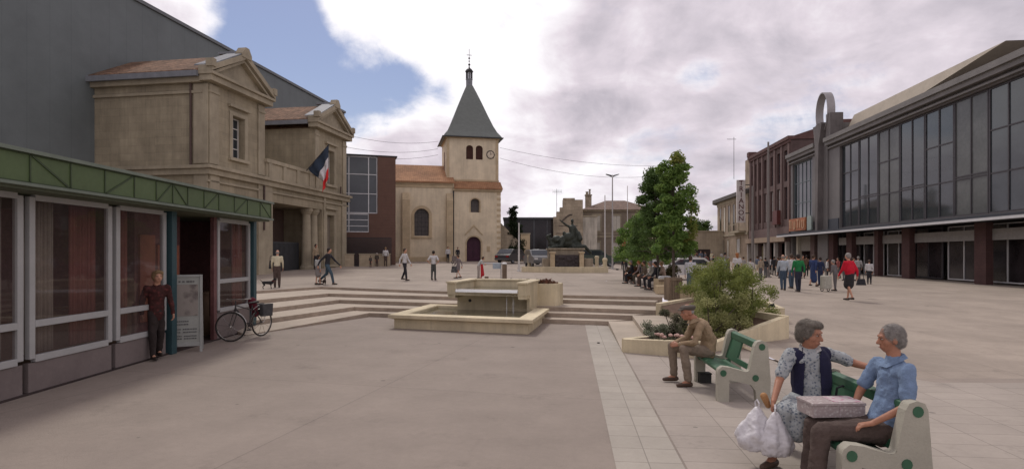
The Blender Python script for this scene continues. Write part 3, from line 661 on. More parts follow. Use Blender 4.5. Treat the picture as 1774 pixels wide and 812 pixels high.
g = MB(); g.box(-.02,W_+.02,-.06,0,2.95,3.12); g.box(-.15,W_+.15,-.18,0,H_-.02,H_+.16); g.box(-.02,W_,-.05,0,3.35,3.45); g.build('cornice', TRIM, hs)
for a, b, c, d in hol: shutter_window(hs, a, b, c, d, 0, SHUT)
g = MB(); g.hull([(-.4,-.4,H_+.16),(W_+.4,-.4,H_+.16),(W_+.4,9.4,H_+.16),(-.4,9.4,H_+.16)], [(3.2,4.2,7.75),(5.6,4.2,7.75),(5.6,5,7.75),(3.2,5,7.75)])
rf = g.build('roof', mat('brown_roof_tiles', (.20,.14,.11), .9, .2, 2, .6, 16, brick=(.22,.3,.75,.5,.03,.2), flat=True), hs)
g = MB(); g.box(.4,1.15,2,2.6,6.4,8.2); g.box(.33,1.22,1.93,2.67,8.2,8.32); g.lathe([(.2,8.3),(.15,8.6),(.22,8.7)], (.62,2.3,0), 10); g.lathe([(.12,8.3),(.1,8.9),(.2,9.0)], (.95,2.3,0), 8); g.build('chimney', WSTONE, rf)
sg = thing('shop_sign', 'red tobacconist style shop sign on the front of the grey stone house', 'sign', (13.05,69.1,2.5))
MB().box(0,1.0,0,.1,0,1.5).build('panel', mat('red_sign', (.42,.03,.05), .4), sg); g = MB()
for z in (.95,.62,.3): g.box(.12,.86,-.02,0,z,z+.1)
g.build('lettering', mat('pink_letter', (.6,.25,.25), .5), sg)
MB().tube([(.5,.1,0),(.5,.1,-1.8)], .04).build('post', IRON, sg)

# low building, roofs and far tree on the right of the young trees
lo = thing('low_warehouse', 'long low beige rendered building behind the young trees', 'building', (20.5,84,1.0), R(-3))
MB().box(0,10.5,0,14,-.5,4.2).build('wall', mat('beige_render', (.40,.34,.25), .9, .08, 1, stain=.2, streak=.2), lo); MB().box(-.1,10.6,-.12,14.1,4.2,4.4).build('coping', TRIM, lo)
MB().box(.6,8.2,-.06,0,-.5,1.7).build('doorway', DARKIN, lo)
sh = thing('shed', 'small shed with dark pitched roof behind the beige building', 'building', (23.8,100,1.0), R(-3))
MB().prism([(0,-.5),(5.2,-.5),(5.2,4.6),(3.7,6.3),(2.2,4.6),(0,4.6)], 0, 8, 'y').build('wall', CHST, sh)
g = MB(); g.hull([(-4.2,-.1,4.6),(2.3,-.1,4.6),(3.7,-.1,6.35),(-4.2,-.1,6.35)], [(-4.2,8,4.6),(2.3,8,4.6),(3.7,8,6.35),(-4.2,8,6.35)]); g.hull([(3.65,-.2,6.35),(5.4,-.2,4.4),(5.5,-.2,4.6),(3.7,-.2,6.55)],[(3.65,8,6.35),(5.4,8,4.4),(5.5,8,4.6),(3.7,8,6.55)])
g.build('roof', mat('dark_roof_sheet', (.09,.075,.06), .8, .2, 2), sh)
sk = MB(); sk.box(-1.6,.4,-.3,.3,6.4,6.75); sk.build('skylight', mat('skylight_white', (.75,.76,.78), .3), sh)

# ------------------------------------------------------------------ row of buildings on the right
FX = R(-95.7)
def row_root(name, label, ystart):
    return thing(name, label, 'building', (22.35+.0995*ystart, ystart, 0), FX)
# local x grows towards the camera, local y into the building
RED = mat('dark_red_brick', (.135,.092,.084), .85, .12, 1.4, .35, 24, brick=(.25,.09,.88,.5,.01,.08), stain=.2)
r2 = row_root('brick_building', 'tall dark red brick building with narrow upper windows in the right hand row', 71.3)
L2 = 13.0; Z = lambda v, Y: 2+(440-v)*Y/1000
slots = []; x = .5
cols = [.55,1.85,3.3,5.0,7.1,9.2,11.3]
hol = []
for i, c in enumerate(cols):
    w = .75+.03*i; hol.append((c, c+w, 5.6, 8.9)); hol.append((c, c+w, 9.5, 12.7))
hol2 = [(.3,2.6,.0,3.2),(3.2,5.9,0,3.2),(6.6,9.2,0,3.2),(9.8,12.6,0,3.2)]
g = MB(); wall_holes(g, 0, L2, 0, 13.6, 0, .3, hol+hol2); g.box(0,L2,.3,12,3.2,13.6); g.box(0,L2,3.2,12,0,3.2); g.box(0,.3,.3,12,0,3.2); g.box(L2-.3,L2,.3,12,0,3.2); g.build('wall', RED, r2)
g = MB(); g.box(-.2,L2+.15,-.3,12.1,13.6,13.95); g.box(-.15,L2+.1,-.18,0,13.3,13.6); g.box(-.25,.5,-.35,.6,13.95,14.5); g.hull([(-.1,.3,13.95),(L2+.1,.3,13.95),(L2+.1,12,13.95),(-.1,12,13.95)],[(-.1,5,15.5),(L2+.1,5,15.5),(L2+.1,7,15.5),(-.1,7,15.5)]); g.build('roof', mat('dark_red_roof', (.115,.062,.055), .8, .2, 2), r2)
g = MB()
for c in [0,1.4,2.8,4.4,6.35,8.45,10.5,12.5]: g.box(c,c+.4,-.12,0,4.9,13.28)
g.box(-.02,L2,-.5,0,3.25,3.9); g.box(-.02,L2,-.16,0,3.9,4.85); g.build('trim', mat('brown_brick_trim', (.165,.115,.105), .85, .12, 2, .2, 20), r2)
for i, (a, b, c, d) in enumerate(hol):
    fm, pm = (ALU, GLASS) if i % 2 else (IRON, GLASS)
    if i in (6, 8, 10, 2): pm = mat('white_blind', (.42,.42,.40), .7, .05, 2)
    window(r2, a, b, c, d, .22, mat('maroon_frame', (.10,.05,.045), .6), 1, 3, pm=pm, fw=.05)
MB().box(-.02,L2+.02,-.62,-.5,3.3,3.85).build('fascia', mat('beige_fascia', (.33,.25,.18), .7, .1, 2), r2)
MB().box(9.3,10.6,-.5,-.12,5.3,6.6).box(9.15,10.75,-.55,-.1,5.15,5.3).build('box_window', mat('oxblood_panel', (.12,.035,.03), .5), r2)
for a, b, c, d in hol2:
    MB().quad((a,3.15,c),(b,3.15,c),(b,3.15,d),(a,3.15,d)).build('shop_window', DARKGLASS, r2)
for c in (-.0,2.75,6.1,9.35,12.6): MB().box(c,c+.35,-.4,-.05,0,3.24).build('pillar', mat('pale_pillar', (.36,.33,.30), .8, .1, 3), r2)
MB().box(.4,2.6,.3,.36,.3,3.0).box(3.3,5.8,.3,.36,.3,3.0).build('shop_panel', mat('olive_panel', (.22,.19,.12), .8), r2)

# modern glazed building with the ring on its pylon
r1 = row_root('glazed_shop_building', 'modern grey shop building with tall glazing and a steel ring on its pylon', 58.3)
GREY = mat('grey_cladding', (.17,.16,.155), .55, .06, 1.5, .15, 10, stain=.14, brick=(.9,30,.86,0,.02,.04))
TEAL = mat('tinted_glass', (.035,.045,.05), .07, .2, .6, spec=.7)
xa, xb, xc, xe = 0, 6.6, 10.3, 38
g = MB(); hl = [(.5,5.2,5.0,10.9)]; hr = [(10.6,37.4,4.15,10.9)]
wall_holes(g, xa, xb, 4.0, 11.6, 0, .3, hl); g.box(xa,xb,.3,12,4.0,11.6)
wall_holes(g, xb+2.0, xe, 4.0, 11.6, 0, .3, hr); g.box(xb+2.0,xe,.3,12,4.0,11.6)
g.box(xb,xb+2.0,-.1,3,0,13.3); g.box(0,xe,5,12,0,4.0)
g.build('wall', GREY, r1)
g = MB()
for a, b in ((xa-.1,xb-.02),(xb+2.02,xe)):
    g.box(a,b,-.35,.0,11.3,11.6); g.box(a,b,-.5,.3,11.6,11.95); g.box(a,b,-.2,0,11.0,11.12)
g.build('parapet', mat('light_grey_parapet', (.20,.19,.18), .7, .08, 2, stain=.2), r1)
window(r1, .52,5.18,5.02,10.88,.25, mat('teal_frame', (.12,.15,.16), .5), 5, 3, pm=TEAL, fw=.09)
FR = mat('dark_frame', (.06,.055,.06), .5)
x = 10.62
k_ = 0
while x < 37: window(r1, x, x+2.76, 4.17, 10.88, .25, FR, 2, 3, pm=TEAL if k_ % 3 != 2 else mat('tinted_glass_blind', (.11,.115,.11), .25, .2, .6), fw=.09, zs=[6.3,6.45] if k_ % 2 else [6.3,8.6]); x += 2.8; k_ += 1
g = MB(); g.box(xb-.3,xb,-.16,0,4,13.6); g.prism([(xb+.55,4.0),(xb+1.0,4.0),(xb+1.25,11.5),(xb+1.9,13.3),(xb+.1,13.3),(xb+.5,11.5)], -.55, -.1, 'y'); g.box(xb+2.0,xb+2.9,-.25,.8,12.0,14.0); g.box(xb-.2,xb+.9,-.2,1.6,12.9,13.6)
g.build('pylon', mat('pylon_concrete', (.15,.135,.13), .7, .1, 2, streak=.2, stain=.2), r1, bevel=.03)
g = MB(); n = 44; ro, ri, wd = 1.0, .945, 1.3; vs = []
for i in range(n):
    a = 2*math.pi*i/n
    for r_, y_ in ((ro,-.3),(ro,.35),(ri,.35),(ri,-.3)): vs.append((xb+1.25+1.2*r_*math.cos(a), y_, 14.35+1.75*r_*math.sin(a)))
g.add(vs, [(i*4+k, i*4+(k+1)%4, ((i+1)%n)*4+(k+1)%4, ((i+1)%n)*4+k) for i in range(n) for k in range(4)])
g.build('ring', mat('brushed_steel', (.30,.285,.28), .45, .1, 2, metal=.3), r1, smooth=False)
MB().hull([(xb+2.4,1,11.9),(xb+7,1,11.9),(xb+7,9,11.9),(xb+2.4,9,11.9)], [(xb+3,1.6,13.7),(xb+20,1.6,13.7),(xb+20,8,13.7),(xb+3,8,13.7)]).build('roof_room', mat('beige_roof_room', (.40,.35,.28), .8, .1, 1), r1)
g = MB(); g.box(-.1,xe,-1.3,0,3.72,4.0); cn = g.build('canopy', mat('dark_canopy', (.045,.05,.06), .5), r1)
MB().box(-.12,xe,-1.36,-1.3,3.70,3.84).build('canopy_edge', ALU, cn)
MB().box(0,xb-.32,-.06,-.0,4.02,4.95).box(xb+2.02,xb+3.9,-.06,-.0,4.02,5.0).build('spandrel', mat('blue_black_panel', (.03,.038,.05), .3), r1)
DRD = mat('dark_maroon_brick', (.085,.045,.042), .8, .15, 2, .2, 20, brick=(.25,.09,.85,.5,.01,.08)); gnd = [(0,.5,GREY),(xb+.6,xb+2.9,DRD),(1.5,1.9,mat('cream_post', (.45,.42,.34), .7)),(xb-1.8,xb-.9,RED),(xb+5.2,xb+6.1,DRD),(xb+9.5,xb+10,DRD),(xb+13,xb+13.9,DRD),(xb+20,xb+20.9,DRD)]
for a, b, m_ in gnd: MB().box(a,b,-.02,.35,0,3.7).build('pillar', m_, r1)
MB().box(1.9,4.9,.2,.35,2.3,3.7).build('shop_panel', mat('grey_beige_panel', (.26,.24,.21), .8), r1)
MB().box(1.95,4.6,1.2,1.3,0,2.3).build('shop_door', mat('wooden_door', (.17,.12,.08), .7, .15, 3), r1)
MB().box(xb+3.2,xe,.3,.42,2.75,3.35).build('shop_blind', mat('grey_blind', (.28,.27,.26), .8), r1)
for x in np.arange(xb-.8, xe-2, 3.4): window(r1, x, x+2.9, .45, 3.68, 1.0, FR if int(x) % 2 else ALU, 2, 1, pm=DARKGLASS, fw=.07, name='shop_window')
sn = thing('shop_sign', 'orange shop sign with pale upright letters above the canopy of the glazed building', 'sign', (22.35+.0995*57.8-.32,57.8,0), FX)
MB().box(.2,4.2,-.12,.0,4.25,5.45).build('panel', mat('orange_panel', (.36,.13,.055), .5, .25, 2), sn)
g = MB()
for i, (x, k) in enumerate(((.45,1),(.8,0),(1.35,2),(1.75,0),(2.4,1),(2.95,0),(3.4,2),(3.85,0))):
    g.box(x,x+.13,-.17,-.125,4.5,5.2)
    if k == 1: g.box(x-.15,x+.28,-.17,-.125,5.2,5.3)
    if k == 2: g.box(x+.13,x+.4,-.17,-.125,4.42,4.52)
g.build('lettering', mat('pale_orange_letter', (.55,.36,.22), .5), sn)
MB().box(4.6,5.5,-.12,0,4.2,5.5).build('side_panel', mat('pale_green_panel', (.30,.36,.33), .5), sn)

# stone cinema with the rounded corner
r3 = row_root('corner_building', 'pale stone cinema building with rounded far corner and dark eaves', 92.0)
prof = []                      # footprint along the front, rounded at the far end
for i in range(9): a = math.pi/2*i/8; prof.append((5.5-5.5*math.cos(math.pi/2-a) if False else 5.5*(1-math.sin(a)), 5.5*(1-math.cos(a))))
prof = [(5.5-5.5*math.sin(t), 5.5-5.5*math.cos(t)) for t in [math.pi/2*(8-i)/8 for i in range(9)]]   # from side to front
foot = [(0,14)]+prof+[(19.9,0),(19.9,14)]
CST = mat('cinema_stone', (.36,.285,.21), .9, .1, 1.5, .3, 22, brick=(1,.4,.92,.5,.01,.05), stain=.22, streak=.25)
g = MB(); g.prism(foot, 0, 9.6, 'z'); g.build('wall', CST, r3)
def off(pts, d): 
    c = Vector((12,8)); return [(p[0]-d if p[0] < 12 else p[0]+.0, p[1]-d if p[1] < 8 else p[1]) for p in pts]
g = MB(); g.prism(off(foot,.6), 9.6, 10.1, 'z'); g.hull([(p[0],p[1],10.1) for p in off(foot,.6)], [(min(max(p[0],4),18),min(max(p[1],4),11),11.6) for p in off(foot,.6)])
g.build('roof', mat('dark_eaves', (.11,.10,.09), .8, .15, 2), r3)
g = MB(); g.prism(off(foot,.12), 4.5, 4.75, 'z'); g.prism(off(foot,.06), 9.1, 9.6, 'z'); g.prism(off(foot,.08), 0, .9, 'z'); g.build('cornice', TRIM, r3)
def rwin(x, z0, z1, w, m_):
    f = MB(); f.box(x-.12,x,-.08,-.0,z0-.1,z1+.1); f.box(x+w,x+w+.12,-.08,0,z0-.1,z1+.1); f.box(x-.12,x+w+.12,-.1,0,z1+.1,z1+.22); o = f.build('window', TRIM, r3)
    MB().box(x,x+w,-.03,-.005,z0,z1).build('pane', m_, o)
for i, x in enumerate((6.4,8.6,11.0,13.4)): rwin(x, 5.2, 8.7, .8, DARKGLASS if i != 1 else SHUT)
for i, x in enumerate((6.2,8.2,10.4)): rwin(x, .9, 3.9, .8, SHUT if i != 1 else DARKGLASS)
MB().box(14.4,19,-.9,-.05,4.76,5.0).box(14.4,14.5,-.9,-.8,5.0,5.9).box(18.9,19,-.9,-.8,5.0,5.9).box(14.4,19,-.88,-.82,5.8,5.9).build('balcony', TRIM, r3)
rwin(15.2, 2.2, 4.0, 1.4, mat('notice_white', (.45,.44,.42), .6))
MB().box(12.2,15.2,2,5,10.1,13.4).box(12.1,15.3,1.9,5.1,13.4,13.6).build('chimney', CST, r3)
MB().box(17.0,19.85,.5,4,9.9,14.1).build('stair_tower', CST, r3)
ts = thing('cinema_sign', 'tall white vertical cinema sign with dark red letters reading TRIANON', 'sign', (28.3,71.3,0), R(-6))
MB().box(-.5,.5,0,.25,5.9,11.15).build('panel', mat('sign_white', (.66,.62,.58), .6, .1, 3), ts)
MB().box(.55,1.7,.08,.16,7,7.1).box(.55,1.7,.08,.16,10.5,10.6).build('bracket', IRON, ts)
for i, ch_ in enumerate('TRIANON'): text_mesh('letter', ch_, .86, mat('sign_letter_red', (.10,.02,.02), .6), ts, (0,-.03,10.75-i*.73), (R(90),0,0))
an = thing('tv_antenna', 'tall thin aerial on the roof of the cinema building', 'aerial', (29.6,77,13.0)); MB().tube([(0,0,-1),(0,0,4.6)], .03, 5).build('mast', IRON, an); MB().tube([(-.9,0,4.3),(.3,0,4.3)], .03, 5).build('aerial_bars', IRON, an)

# ------------------------------------------------------------------ poles and lamps
POLE = mat('galvanised_pole', (.40,.385,.37), .5, .08, 2); DPOLE = mat('dull_pole', (.20,.18,.165), .6, .1, 2); WPOLE = mat('white_pole', (.62,.60,.57), .5, .06, 2)
def pole(u, v, vtop, m, name, label, cat, r=.06, group=None):
    X, Y, z = place(u, v); h = (v-vtop)*Y/1000; o = thing(name, label, cat, (X,Y,z), 0, group)
    MB().tube([(0,0,-.1),(0,0,h*.5),(0,0,h)], [r,r*.85,r*.6], 10).build('shaft', m, o, smooth=False); MB().lathe([(r*2.2,0),(r*2.2,.05),(r*1.3,.08),(r*1.3,.35)], (0,0,0), 10).build('base', m, o); return o, h
pole(899,470,386,WPOLE,'flagpole','white flagpole near the right end of the church','flagpole',.07)
pole(1048,465,338,WPOLE,'flagpole','bare white flagpole just left of the twin headed street lamp','flagpole',.06)
pole(1087,462,322,WPOLE,'flagpole','bare white flagpole partly hidden by the young trees','flagpole',.055)
o, h = pole(1061,466,306,POLE,'street_lamp','tall street lamp with two angled heads behind the monument','street lamp',.07)
g = MB(); g.tube([(-.12,0,h),(0,0,h+.1),(.12,0,h)], .05); g.build('bracket', POLE, o)
for s in (-1,1): MB().hull([(s*.08,-.14,h),(s*.08,.14,h),(s*.5,.11,h+.16),(s*.5,-.11,h+.16)], [(s*.08,-.14,h+.1),(s*.08,.14,h+.1),(s*.5,.11,h+.2),(s*.5,-.11,h+.2)]).build('lamp_head', IRON, o)
o, h = pole(1304,466,322,DPOLE,'street_lamp','plain tapering lamp post at the corner of the cinema','street lamp',.15)
o, h = pole(1331,480,246,DPOLE,'street_lamp','tall thick lamp post in front of the brick building','street lamp',.10)
o, h = pole(1414,462,247,IRON,'street_lamp','dark lamp post with a pair of white floodlights beside the steel ring','street lamp',.09)
MB().tube([(-1.3,0,h),(.4,0,h)], .07).build('arm', IRON, o)
for s in (-1.1,-.5): MB().box(s-.22,s+.22,-.2,.2,h+.05,h+.2).build('lamp_head', mat('lamp_white', (.7,.7,.7), .3), o, bevel=.03)

# ------------------------------------------------------------------ monument
mo = thing('war_memorial', 'stone war memorial with a dark bronze group and a standing figure raising one arm', 'monument', (3.95,40.5,.80), R(2))
BRZ = mat('bronze', (.045,.052,.042), .55, .3, 4, .4, 20, metal=.3)
g = MB(); g.box(-1.6,1.6,0,2.4,0,.9); g.box(-1.25,1.1,.15,2.4,.9,1.55); g.box(-1.35,1.2,.05,2.5,1.5,1.62); g.box(-1.75,-1.25,-.05,1.2,.0,.9); g.box(1.15,1.75,-.05,1.2,0,.9); MST = mat('memorial_stone', (.34,.285,.21), .9, .12, 3, .4, 25, stain=.3, streak=.3); g.build('plinth', MST, mo, bevel=.03)
for x in (-1.3,.72): 
    MB().box(x,x+.3,-.55,-.2,0,1.25).box(x-.05,x+.35,-.6,-.15,1.25,1.36).build('pillar', CHST, mo, bevel=.02)
g = MB(); g.box(-.98,.70,-.35,-.25,.1,1.15); random.seed(5)
for i in range(26): g.ell((random.uniform(-.9,.6),-.36,random.uniform(.2,1.0)), (random.uniform(.06,.18),.05,random.uniform(.06,.16)))
g.build('bronze_relief', mat('dark_relief', (.05,.04,.04), .6, .3, 5), mo)
g = MB(); b = 1.6                                   # group: fallen horse, crouching figures, flag bearer
g.caps((-1.0,1.2,b+.3),(.3,1.1,b+.45),.3,.42); g.caps((-1.0,1.2,b+.35),(-1.35,1.1,b+.85),.22,.13); g.caps((-1.35,1.1,b+.85),(-1.15,1.0,b+1.0),.13,.09)
g.caps((-.4,.8,b+.2),(-.2,.85,b+.75),.22,.2); g.ell((-.2,.85,b+1.1),(.11,.12,.14)); g.caps((-.3,.9,b+.85),(-.65,.7,b+.55),.09,.07); g.caps((.5,.8,b+.1),(1.3,.9,b+.15),.22,.14); g.caps((1.3,.9,b+.15),(1.75,1,b-.3),.14,.1)
g.caps((-.75,.7,b+.15),(-1.3,.75,b-.0),.16,.12); g.ell((0.1,.9,b+.8),(.42,.3,.35)); g.ell((-.7,1,b+.65),(.35,.3,.3))
g.caps((.32,1,b),(.34,1,b+.9),.22,.2); g.caps((.62,1,b),(.52,1,b+.9),.22,.2); g.caps((.43,1,b+.85),(.45,1,b+1.45),.26,.27); g.ell((.42,.97,b+1.98),(.12,.13,.16)); g.caps((.42,1,b+1.6),(.42,1,b+1.9),.1,.08)
g.caps((.3,1,b+1.5),(-.12,.92,b+1.75),.1,.08); g.caps((-.12,.92,b+1.75),(-.5,.85,b+2.05),.08,.05); g.caps((.62,1,b+1.5),(.85,.95,b+1.1),.1,.08); g.caps((.85,.95,b+1.1),(.95,.85,b+.7),.16,.2); g.caps((.8,1.05,b+1.0),(.9,1.05,b+.1),.2,.25)
blob(g, 'bronze_group', BRZ, mo, .045, 2)
k = thing('low_curved_wall', 'long low cream wall curving round the front of the war memorial', 'wall', (3.0,37.6,.74)); g = MB()
P_ = [(-2.35,1.3),(-1.5,.75),(0,.2),(1.3,0),(2.6,.05),(3.3,.2)]
for a, b in zip(P_, P_[1:]): g.hull([(a[0],a[1],-.2),(b[0],b[1],-.2),(b[0],b[1]+.35,-.2),(a[0],a[1]+.35,-.2)], [(a[0],a[1],.42),(b[0],b[1],.42),(b[0],b[1]+.35,.42),(a[0],a[1]+.35,.42)])
g.build('masonry', CREAM, k)
for u, v, lab in ((917,458,'cream stone bollard left of the war memorial'),(1034,461,'cream stone bollard right of the war memorial'),(1048,468,'small pale bollard at the foot of the flagpole')):
    X, Y, z = place(u, v+4); o = MB(); o.lathe([(.14,-.1),(.14,.75),(.17,.78),(.17,.9),(.1,.97)], (0,0,0), 12); o = o.build('bollard', CREAM); o.location = (X,Y,z); tag(o, lab, 'bollard', 'stone bollards around the memorial')

# ------------------------------------------------------------------ vehicles
def car(label, loc, rz, colr, kind='car', group='cars parked behind the memorial'):
    o = thing('parked_'+kind, label, kind, loc, rz, group); L = 4.0; pm = mat('car_paint_%d_%d_%d' % tuple(int(c*99) for c in colr), colr, .3, .05, 2, spec=.5)
    if kind == 'car': low = [(-2,.32),(2,.32),(2.03,.55),(1.95,.82),(1.05,.92),(-1.75,.92),(-2.02,.78)]; cab = [(-1.75,.90),(1.1,.90),(.45,1.38),(-1.1,1.40)]
    else: low = [(-2.1,.35),(2.1,.35),(2.15,.6),(2.05,1.0),(1.6,1.05),(-2.1,1.05)]; cab = [(-2.1,1.03),(1.65,1.03),(1.1,1.92),(-2.05,1.95)]
    g = MB(); g.prism(low, -.8, .8, 'y'); n = len(cab); g.hull([(p[0],-.78,p[1]) for p in cab], [(p[0],.78,p[1]) for p in cab]); b = g.build('body', pm, o, bevel=.06)
    zb, zt = cab[0][1]+.06, cab[2][1]-.09
    g = MB()
    for s in (-1,1):
        y = s*.787; a0 = cab[0][0]; 
        g.quad((cab[0][0]+.25,y,zb),(-.35,y,zb),(-.35,y,zt),(cab[3][0]+.05,y,zt)); g.quad((-.27,y,zb),(cab[1][0]-.15,y,zb),(cab[2][0]-.05,y,zt),(-.27,y,zt))
    e = .012
    for i0, i1, sg_ in ((1,2,1),(0,3,-1)):
        a, c = Vector((cab[i0][0],cab[i0][1])), Vector((cab[i1][0],cab[i1][1])); p, q = a.lerp(c,.15), a.lerp(c,.88); g.quad((p[0]+sg_*e,-.7,p[1]+e),(p[0]+sg_*e,.7,p[1]+e),(q[0]+sg_*e,.66,q[1]+e),(q[0]+sg_*e,-.66,q[1]+e))
    g.build('window', GLASS, o, recalc=False)
    for x in (-1.25,1.25):
        for s in (-1,1):
            w = MB(); w.ring((x,s*.72,.31), .235, .075, 'y', 20, ts=8); w.build('wheel', IRON, o); MB().lathe([(.2,-.04),(.2,.04)], (0,0,0), 16).build('hubcap', ZINC, o).matrix_local = Matrix.Translation((x,s*.74,.31))@Matrix.Rotation(R(90),4,'X')
    for s in (-1,1):
        MB().box(1.99,2.05,s*.6-.14,s*.6+.14,.6,.74).build('headlight', mat('lamp_glass', (.6,.6,.58), .2), o); MB().box(-2.06,-1.99,s*.6-.14,s*.6+.14,.6,.76).build('tail_light', mat('red_lens', (.3,.02,.02), .3), o)
    for a_, b_ in ((2.0,2.1),(-2.1,-2.0)): MB().box(a_,b_,-.78,.78,.36,.5).build('bumper', mat('bumper_grey', (.12,.12,.12), .6), o)
    return o
for (u, v, rz, c, kd, lab) in ((932,462,R(-80),(.16,.16,.16),'car','grey car parked nose on, left of the war memorial'),(948,458,R(20),(.10,.10,.09),'car','dark car parked just behind the left pillar of the memorial'),
        (1012,459,R(8),(.22,.22,.21),'car','light grey car parked right of the war memorial'),(1030,462,R(-5),(.05,.07,.055),'car','dark green car parked in front of the light grey one'),(1066,455,R(10),(.5,.49,.47),'car','white car parked beneath the red shop sign'),(888,456,R(60),(.05,.05,.055),'car','black car parked beside the stone wall next to the church')):
    X, Y, z = place(u, v); car(lab, (X,Y,z), rz, c, kd)
X, Y, z = place(1158, 468); car('white van parked among the market crowd behind the trees', (X,Y,z), R(170), (.6,.6,.6), 'van', None)
X, Y, z = place(1192, 486); car('white car with dark wheels behind the man in the white shirt', (X+.2,Y+1.5,z), R(175), (.55,.54,.52), 'car', None)
def settle(root, loc):
    root.location = loc
    for c in root.children: c.location = Vector(c.location)-Vector(loc)
# ------------------------------------------------------------------ kiosk on the left
GREEN = mat('green_fascia', (.085,.125,.05), .55, .12, 1.5, spec=.4, stain=.12); TEALP = mat('teal_paint', (.035,.075,.085), .5, .1, 2)
KWH = mat('kiosk_white_frame', (.38,.38,.37), .5, .06, 3); MAROON = mat('maroon_panel', (.15,.07,.068), .6, .3, 1.2)
SILL = mat('kiosk_base_panel', (.20,.165,.155), .8, .1, 2, stain=.2)
ks = thing('kiosk', 'green roofed shop kiosk with white framed windows and teal corner posts', 'kiosk', (0,0,0))
XW = -6.85
g = MB()                                   # back and dark inner box
g.box(-9.6,-9.45,4.0,15.3,0,2.9); g.box(-9.45,XW-.1,15.2,15.3,0,2.9); g.box(-9.45,XW-.1,4.0,4.1,0,2.9); g.box(-9.4,XW-1.15,13.3,13.4,0,2.9); g.box(XW-.9,XW-.8,11.7,13.3,0,2.9)
g.build('wall', MAROON, ks)
MB().box(-9.45,XW,4.05,15.28,-.02,.03).build('floor', DARKIN, ks)
KGL = mat('kiosk_glass', (.10,.07,.066), .03, .1, .7, spec=.9); KGL.node_tree.nodes['Principled BSDF'].inputs['Alpha'].default_value = .45
for ya_, yb_, zt_, c_ in ((4.5,5.3,2.8,'red'),(5.5,6.2,2.8,'cream'),(6.5,7.1,2.8,'red'),(7.35,8.0,2.8,'cream'),(8.3,8.9,2.8,'cream'),(9.2,9.8,2.8,'red'),(10.1,10.6,2.8,'red'),(13.5,13.95,2.8,'dark'),(14.55,15.1,2.8,'red')):
    cu_ = MB(); n_ = 48; pts_ = [(XW-.22+.035*math.sin(i_*1.15)+.012*math.sin(i_*.37), ya_+(yb_-ya_)*i_/n_) for i_ in range(n_+1)]
    cu_.add([(x_,y_,.55) for x_,y_ in pts_]+[(x_,y_,zt_) for x_,y_ in pts_], [(i_,i_+1,n_+2+i_,n_+1+i_) for i_ in range(n_)])
    cu_ = cu_.build('curtain', mat('curtain_'+c_, {'red':(.30,.10,.08),'cream':(.42,.37,.30),'dark':(.12,.09,.09)}[c_], .9, .15, 4), ks, smooth=True, recalc=False); q_ = cu_.modifiers.new('t','SOLIDIFY'); q_.thickness = .006
for ya_, yb_ in ((4.4,6.2),(6.5,8.0),(8.3,9.8),(10.1,11.3),(13.6,15.0)): MB().box(XW-1.15,XW-.6,ya_,yb_,0.03,1.02).box(XW-1.2,XW-.55,ya_-.03,yb_+.03,1.02,1.07).build('counter', mat('counter_wood',(.20,.13,.085),.6,.2,3), ks)
def kwin(y0, y1, z0, zm, z1, label=None):
    g = MB(); w = .10; x0, x1 = XW-.08, XW
    g.box(x0,x1,y0,y0+w,z0,z1); g.box(x0,x1,y1-w,y1,z0,z1)
    for z in (z0, zm, z1): g.box(x0+.003,x1+.003,y0+w,y1-w,z-.05,z+.05)
    f = g.build('window', KWH, ks, bevel=.008); MB().quad((XW-.04,y0+w,z0+.05),(XW-.04,y1-w,z0+.05),(XW-.04,y1-w,z1-.05),(XW-.04,y0+w,z1-.05)).build('pane', KGL, f)
    MB().box(XW-.1,XW-.02,y0,y1,0,z0-.055).build('base_panel', SILL, ks)
kwin(13.45,15.12,.68,1.36,2.80); kwin(10.0,11.45,.5,1.0,2.82); kwin(8.2,9.9,.5,1.0,2.82); kwin(6.4,8.1,.5,1.0,2.82); kwin(4.4,6.3,.5,1.0,2.82)
for y in (15.14, 11.5): MB().box(XW-.10,XW+.08,y,y+.17,0,2.95).build('post', TEALP, ks, bevel=.01)
MB().box(XW-.1,XW-.02,13.3,13.44,0,2.9).build('post', MAROON, ks)
MB().box(XW-.8,XW-.76,12.4,13.2,.03,2.2).box(XW-.8,XW-.75,11.8,12.3,.6,2.4).build('door', mat('brown_door', (.36,.13,.08), .6, .2, 2), ks)
XF = -6.35
g = MB(); g.box(XF-.04,XF,4.0,15.2,2.93,3.32); g.box(-9.8,XF,15.2,15.24,2.93,3.32); fa = g.build('fascia', GREEN, ks)
g = MB(); g.box(XF-.06,XF+.05,3.95,15.3,3.32,3.37); g.box(XF-.06,XF+.04,3.95,15.3,2.89,2.93); g.box(-9.8,XF-.06,15.24,15.3,3.32,3.37); fr = g.build('fascia_trim', mat('fascia_trim_green', (.16,.19,.15), .5), fa)
g = MB(); DL = XF+.012; y = 15.2; k = 0
segs = [15.2,14.55,13.85,13.2,12.5,11.9,11.3,10.8,10.3,9.7,9.0,8.3,7.6,6.9,6.2,5.5,4.8,4.1]
for i, yy in enumerate(segs): g.box(XF,DL,yy-.012,yy+.012,2.94,3.31)
for i in (0,2,4,6,7,9,11,13,15):
    a, b = segs[i], segs[i+1]; (za, zb) = (3.3,2.95) if i in (2,4,7,9,13) else (2.95,3.3); a, b = (a-.03,b+.03)
    g.hull([(XF,a,za-.015),(XF,b,zb-.015),(XF,b,zb+.015),(XF,a,za+.015)], [(DL,a,za-.015),(DL,b,zb-.015),(DL,b,zb+.015),(DL,a,za+.015)])
g.box(XF,DL,4.1,15.2,3.3,3.318); g.box(XF,DL,4.1,15.2,2.932,2.95); g.build('fascia_truss', mat('dark_green_truss', (.045,.065,.03), .5), fa)
